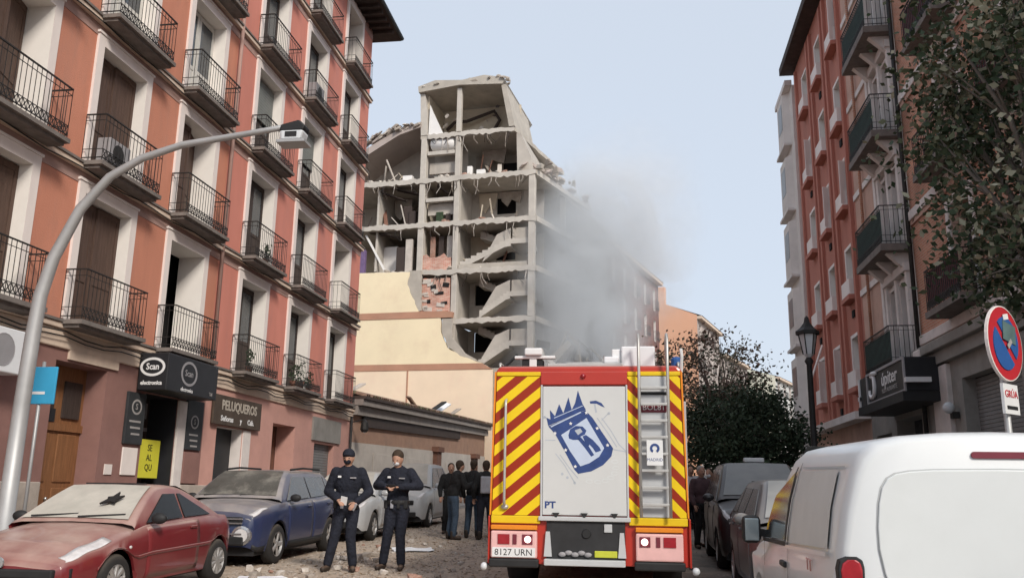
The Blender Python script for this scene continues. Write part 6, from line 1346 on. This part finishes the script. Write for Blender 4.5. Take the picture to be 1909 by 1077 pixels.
# ---------------------------------------------------------------- people
def capsule(mb, a, b, ra, rb, n=10):
    a, b = Vector(a), Vector(b); mb.tube([a, a.lerp(b, .5), b], [ra, (ra+rb)/2, rb], n); mb.ball(a, ra, n, 6); mb.ball(b, rb, n, 6); return mb
def soft(mb, name, mat, parent, vox, sm=4):
    o = mb.build(name, mat, parent, True); m = o.modifiers.new('remesh', 'REMESH'); m.mode = 'VOXEL'; m.voxel_size = vox; m.use_smooth_shade = True
    s = o.modifiers.new('smooth', 'SMOOTH'); s.factor = .5; s.iterations = sm; return o
def person(label, x, y, rot, H=1.78, top='black_cloth', legs='navy_cloth', hair='hair_brown', arms=None, stance=None, look=(0, 0), mask=None, vox=.014, cap=None, belt=False, extra=None, shoes='boot', lean=0):
    o = thing('person', label, 'person', (x, y, gz(y)), (0, 0, rot)); k = H/1.76; V = lambda p: Vector(p)*k
    ar = arms or (((-.27, .02, 1.14), (-.26, -.12, .92)), ((.27, .02, 1.14), (.26, -.12, .92)))
    st = stance or (((-.11, -.02, .50), (-.13, .03, .09)), ((.11, -.02, .50), (.13, .03, .09)))
    L_ = Vector((0, -lean, 0)); hip, ch, nk = V((0, 0, .95)), V((0, 0, 1.28))+L_*.6, V((0, .0, 1.46))+L_
    hd = V((look[1]*.06, -.02-look[0]*.07, 1.63-look[0]*.02))+L_*1.15
    SHD = [V((s*.185, 0, 1.41))+L_*.9 for s in (-1, 1)]
    b = MB(); capsule(b, hip, ch, .10*k, .11*k); capsule(b, nk-Vector((0, 0, .03)), hd-Vector((0, 0, .06)), .055*k, .055*k)
    b.ball(hd, (.082*k, .102*k, .122*k), 16, 12); fd = Vector((look[1]*.8, -1, -look[0]*.75)).normalized(); up = Vector((0, 0, 1)); rt = fd.cross(up).normalized(); up = rt.cross(fd)
    b.ball(hd+fd*.035*k-up*.062*k, (.05*k, .055*k, .048*k), 10, 8)                       # jaw
    capsule(b, hd+fd*.088*k+up*.012*k, hd+fd*.108*k-up*.022*k, .010*k, .016*k, 8)         # nose
    for s in (-1, 1): b.ball(hd+rt*s*.077*k-up*.012*k, (.014*k, .022*k, .032*k), 8, 6)
    hands = []
    for i, s in enumerate((-1, 1)):
        e, w = V(ar[i][0])+L_*.8, V(ar[i][1])+L_*.7; capsule(b, SHD[i], e, .042*k, .036*k); capsule(b, e, w, .034*k, .026*k)
        d = (w-e).normalized(); side = Vector((-s, 0, 0)); side = (side-d*side.dot(d)).normalized(); nn = d.cross(side); pc = w+d*.055*k
        for t in (-.028, -.009, .010, .028): capsule(b, w+d*.01*k+side*t*.5*k, pc+d*.035*k+side*t*k, .014*k, .0125*k, 6)
        for t, l in ((-.030, .062), (-.010, .075), (.011, .070), (.031, .055)):
            p0 = pc+d*.035*k+side*t*k; p1 = p0+d*l*.5*k+nn*.010*k*s; p2 = p1+(d*.5+nn*.7*s+side*.2).normalized()*l*.55*k; capsule(b, p0, p1, .0105*k, .010*k, 6); capsule(b, p1, p2, .010*k, .009*k, 6)
        p0 = w+d*.02*k+side*.03*k; p1 = p0+(d*.6+side*.8).normalized()*.045*k; p2 = p1+(d*.9+side*.2+nn*.3*s).normalized()*.035*k; capsule(b, p0, p1, .0135*k, .012*k, 6); capsule(b, p1, p2, .012*k, .0105*k, 6)
        hands.append(pc)
        kn, an = V(st[i][0]), V(st[i][1]); hp_ = V((s*.095, 0, .90)); capsule(b, hp_, kn, .065*k, .05*k); capsule(b, kn, an, .048*k, .036*k); capsule(b, an-Vector((0, 0, .03)), an+Vector((s*.03, -.13, -.045))*k, .035*k, .03*k)
    soft(b, 'body', 'skin', o, vox*.72, 2)
    j = MB(); j.ball(ch+Vector((0, 0, -.0)), (.21*k, .145*k, .25*k), 14, 10); j.ball(hip+Vector((0, 0, .08)), (.175*k, .13*k, .19*k), 14, 10); capsule(j, SHD[0]*.98, SHD[1]*.98, .082*k, .082*k); capsule(j, nk-Vector((0, 0, .06)), nk+Vector((0, 0, .02)), .085*k, .068*k)
    for i, s in enumerate((-1, 1)):
        e, w = V(ar[i][0])+L_*.8, V(ar[i][1])+L_*.7; capsule(j, SHD[i], e, .084*k, .07*k); capsule(j, e, w-(w-e).normalized()*.02, .069*k, .052*k)
    soft(j, 'jacket', top, o, vox*1.2, 5)
    t_ = MB(); t_.ball(hip-Vector((0, 0, .03)), (.17*k, .125*k, .13*k), 14, 10)
    for i, s in enumerate((-1, 1)):
        kn, an = V(st[i][0]), V(st[i][1]); hp_ = V((s*.095, 0, .88)); capsule(t_, hp_, kn, .10*k, .08*k); capsule(t_, kn, an+Vector((0, 0, .03)), .078*k, .068*k)
        f = MB(); capsule(f, an+Vector((0, .02, .07))*k, an-Vector((0, -.02, .035))*k, .056*k, .05*k); capsule(f, an+Vector((0, .0, -.04))*k, an+Vector((s*.035, -.15, -.05))*k, .046*k, .042*k); soft(f, 'boot', shoes, o, vox, 2)
    soft(t_, 'trousers', legs, o, vox*1.2, 5)
    h_ = MB(); 
    if cap: h_.ball(hd+up*.045*k-fd*.008*k, (.094*k, .112*k, .09*k), 16, 10); h_.ball(hd+fd*.085*k+up*.052*k, (.06*k, .05*k, .014*k), 10, 6); soft(h_, 'cap', cap, o, vox*.8, 2)
    else: h_.ball(hd+up*.038*k-fd*.022*k, (.09*k, .102*k, .1*k), 16, 10); h_.ball(hd-fd*.05*k-up*.02*k, (.07*k, .055*k, .08*k), 12, 8); soft(h_, 'hair', hair, o, vox*.8, 2)
    for s in (-1, 1): MB().ball(hd+fd*.090*k+rt*s*.032*k+up*.006*k, (.013*k, .008*k, .007*k), 8, 5).build('eye', 'trim_black', o, True)
    if mask: MB().ball(hd+fd*.052*k-up*.045*k, (.058*k, .062*k, .05*k), 14, 10).build('face_mask', mask, o, True)
    else: MB().bar(hd+fd*.093*k-rt*.022*k-up*.055*k, hd+fd*.093*k+rt*.022*k-up*.055*k, .008*k).build('mouth', 'maroon_cloth', o)
    if belt:
        bt = MB().lathe([(.178*k, -.03), (.184*k, 0), (.178*k, .03)], 20, (0, 0, .98*k)).build('belt', 'trim_black', o); bt.scale = (1, .78, 1)
        for s, w, m in ((-.8, .06, 'trim_black'), (.75, .07, 'trim_black'), (.25, .05, 'trim_black'), (-.25, .05, 'grey_cloth')): MB().obox((s*.20*k, -.13*k*(1-abs(s)*.6), .95*k), (w, .05, .13)).build('belt_pouch', m, o, bevel=.012)
        MB().obox((.10*k, -.15*k, 1.33*k), (.09*k, .012, .02)).build('name_strip', 'sign_grey', o); MB().obox((-.10*k, -.15*k, 1.345*k), (.05, .012, .03)).build('badge', 'plate_white', o)
    if extra: extra(o, k, hd, hands)
    return o
def phone(o, k, hd, hands):
    c = hands[0].lerp(hands[1], .5)+Vector((0, -.05, .01)); MB().obox(c, (.15, .012, .075), (.6, 0, 0)).build('phone', 'trim_black', o, bevel=.005)
def paper(o, k, hd, hands):
    MB().obox(hands[0].lerp(hands[1], .35)+Vector((0, -.05, .02)), (.10, .01, .13), (.4, .2, 0)).build('note_pad', 'plate_white', o); MB().obox(hands[1]+Vector((.02, -.03, -.04)), (.04, .03, .12), (.2, .5, 0)).build('radio', 'sign_grey', o, bevel=.01)
person('police officer in dark uniform standing in front of the blue SUV', -4.52, 13.6, .12, 1.86, 'navy_cloth', 'navy_cloth', arms=(((-.30, .04, 1.13), (-.10, -.20, 1.02)), ((.31, .06, 1.13), (.17, -.18, .98))), stance=(((-.15, -.02, .5), (-.24, .02, .09)), ((.08, -.03, .5), (.12, .04, .09))), look=(.25, -.1), mask='navy_cloth', cap='navy_cloth', belt=True, extra=paper, vox=.012)
person('bareheaded police officer with lowered white mask looking down at a phone', -3.82, 14.0, -.05, 1.86, 'navy_cloth', 'navy_cloth', arms=(((-.33, -.02, 1.22), (-.10, -.24, 1.20)), ((.34, -.02, 1.22), (.09, -.24, 1.20))), stance=(((-.13, -.02, .5), (-.20, .03, .09)), ((.07, -.03, .5), (.08, .03, .09))), look=(.55, -.15), mask='mask_white', belt=True, extra=phone, vox=.012)
def pack(o, k, hd, hands): soft(MB().box(-.14*k, .14*k, .10*k, .25*k, 1.02*k, 1.40*k), 'backpack', 'grey_cloth', o, .02, 3)
person('person in black coat leaning in at the left of the huddle beside the truck', -4.30, 20.6, 2.2, 1.8, 'black_cloth', 'jean_cloth', look=(.2, .4), lean=.12, arms=(((-.25, -.1, 1.16), (-.15, -.35, 1.25)), ((.27, .02, 1.14), (.26, -.12, .92))))
person('person in long dark jacket with back turned in the middle of the huddle', -3.92, 21.1, 3.0, 1.82, 'black_cloth', 'jean_cloth', vox=.016)
person('person with grey backpack standing beside the fire truck huddle', -3.55, 20.7, 3.4, 1.8, 'black_cloth', 'navy_cloth', extra=pack, vox=.016)
person('dark clothed person half hidden behind the left side of the truck', -3.15, 21.4, 1.2, 1.78, 'black_cloth', 'navy_cloth', vox=.016)
person('person in black behind the huddle near the pale car', -4.75, 22.4, .3, 1.75, 'black_cloth', 'black_cloth', vox=.016)
person('grey haired person in maroon coat standing right of the fire truck', 1.30, 19.7, .5, 1.72, 'maroon_cloth', 'black_cloth', 'hair_grey', vox=.016)
person('person in pale jacket farthest left of the group right of the truck', 1.12, 20.6, .2, 1.74, 'pale_cloth', 'navy_cloth', vox=.016)
person('person in dark jacket nearest the black SUV bonnet', 1.52, 20.2, -.4, 1.68, 'maroon_cloth', 'black_cloth', vox=.016, mask='mask_white')
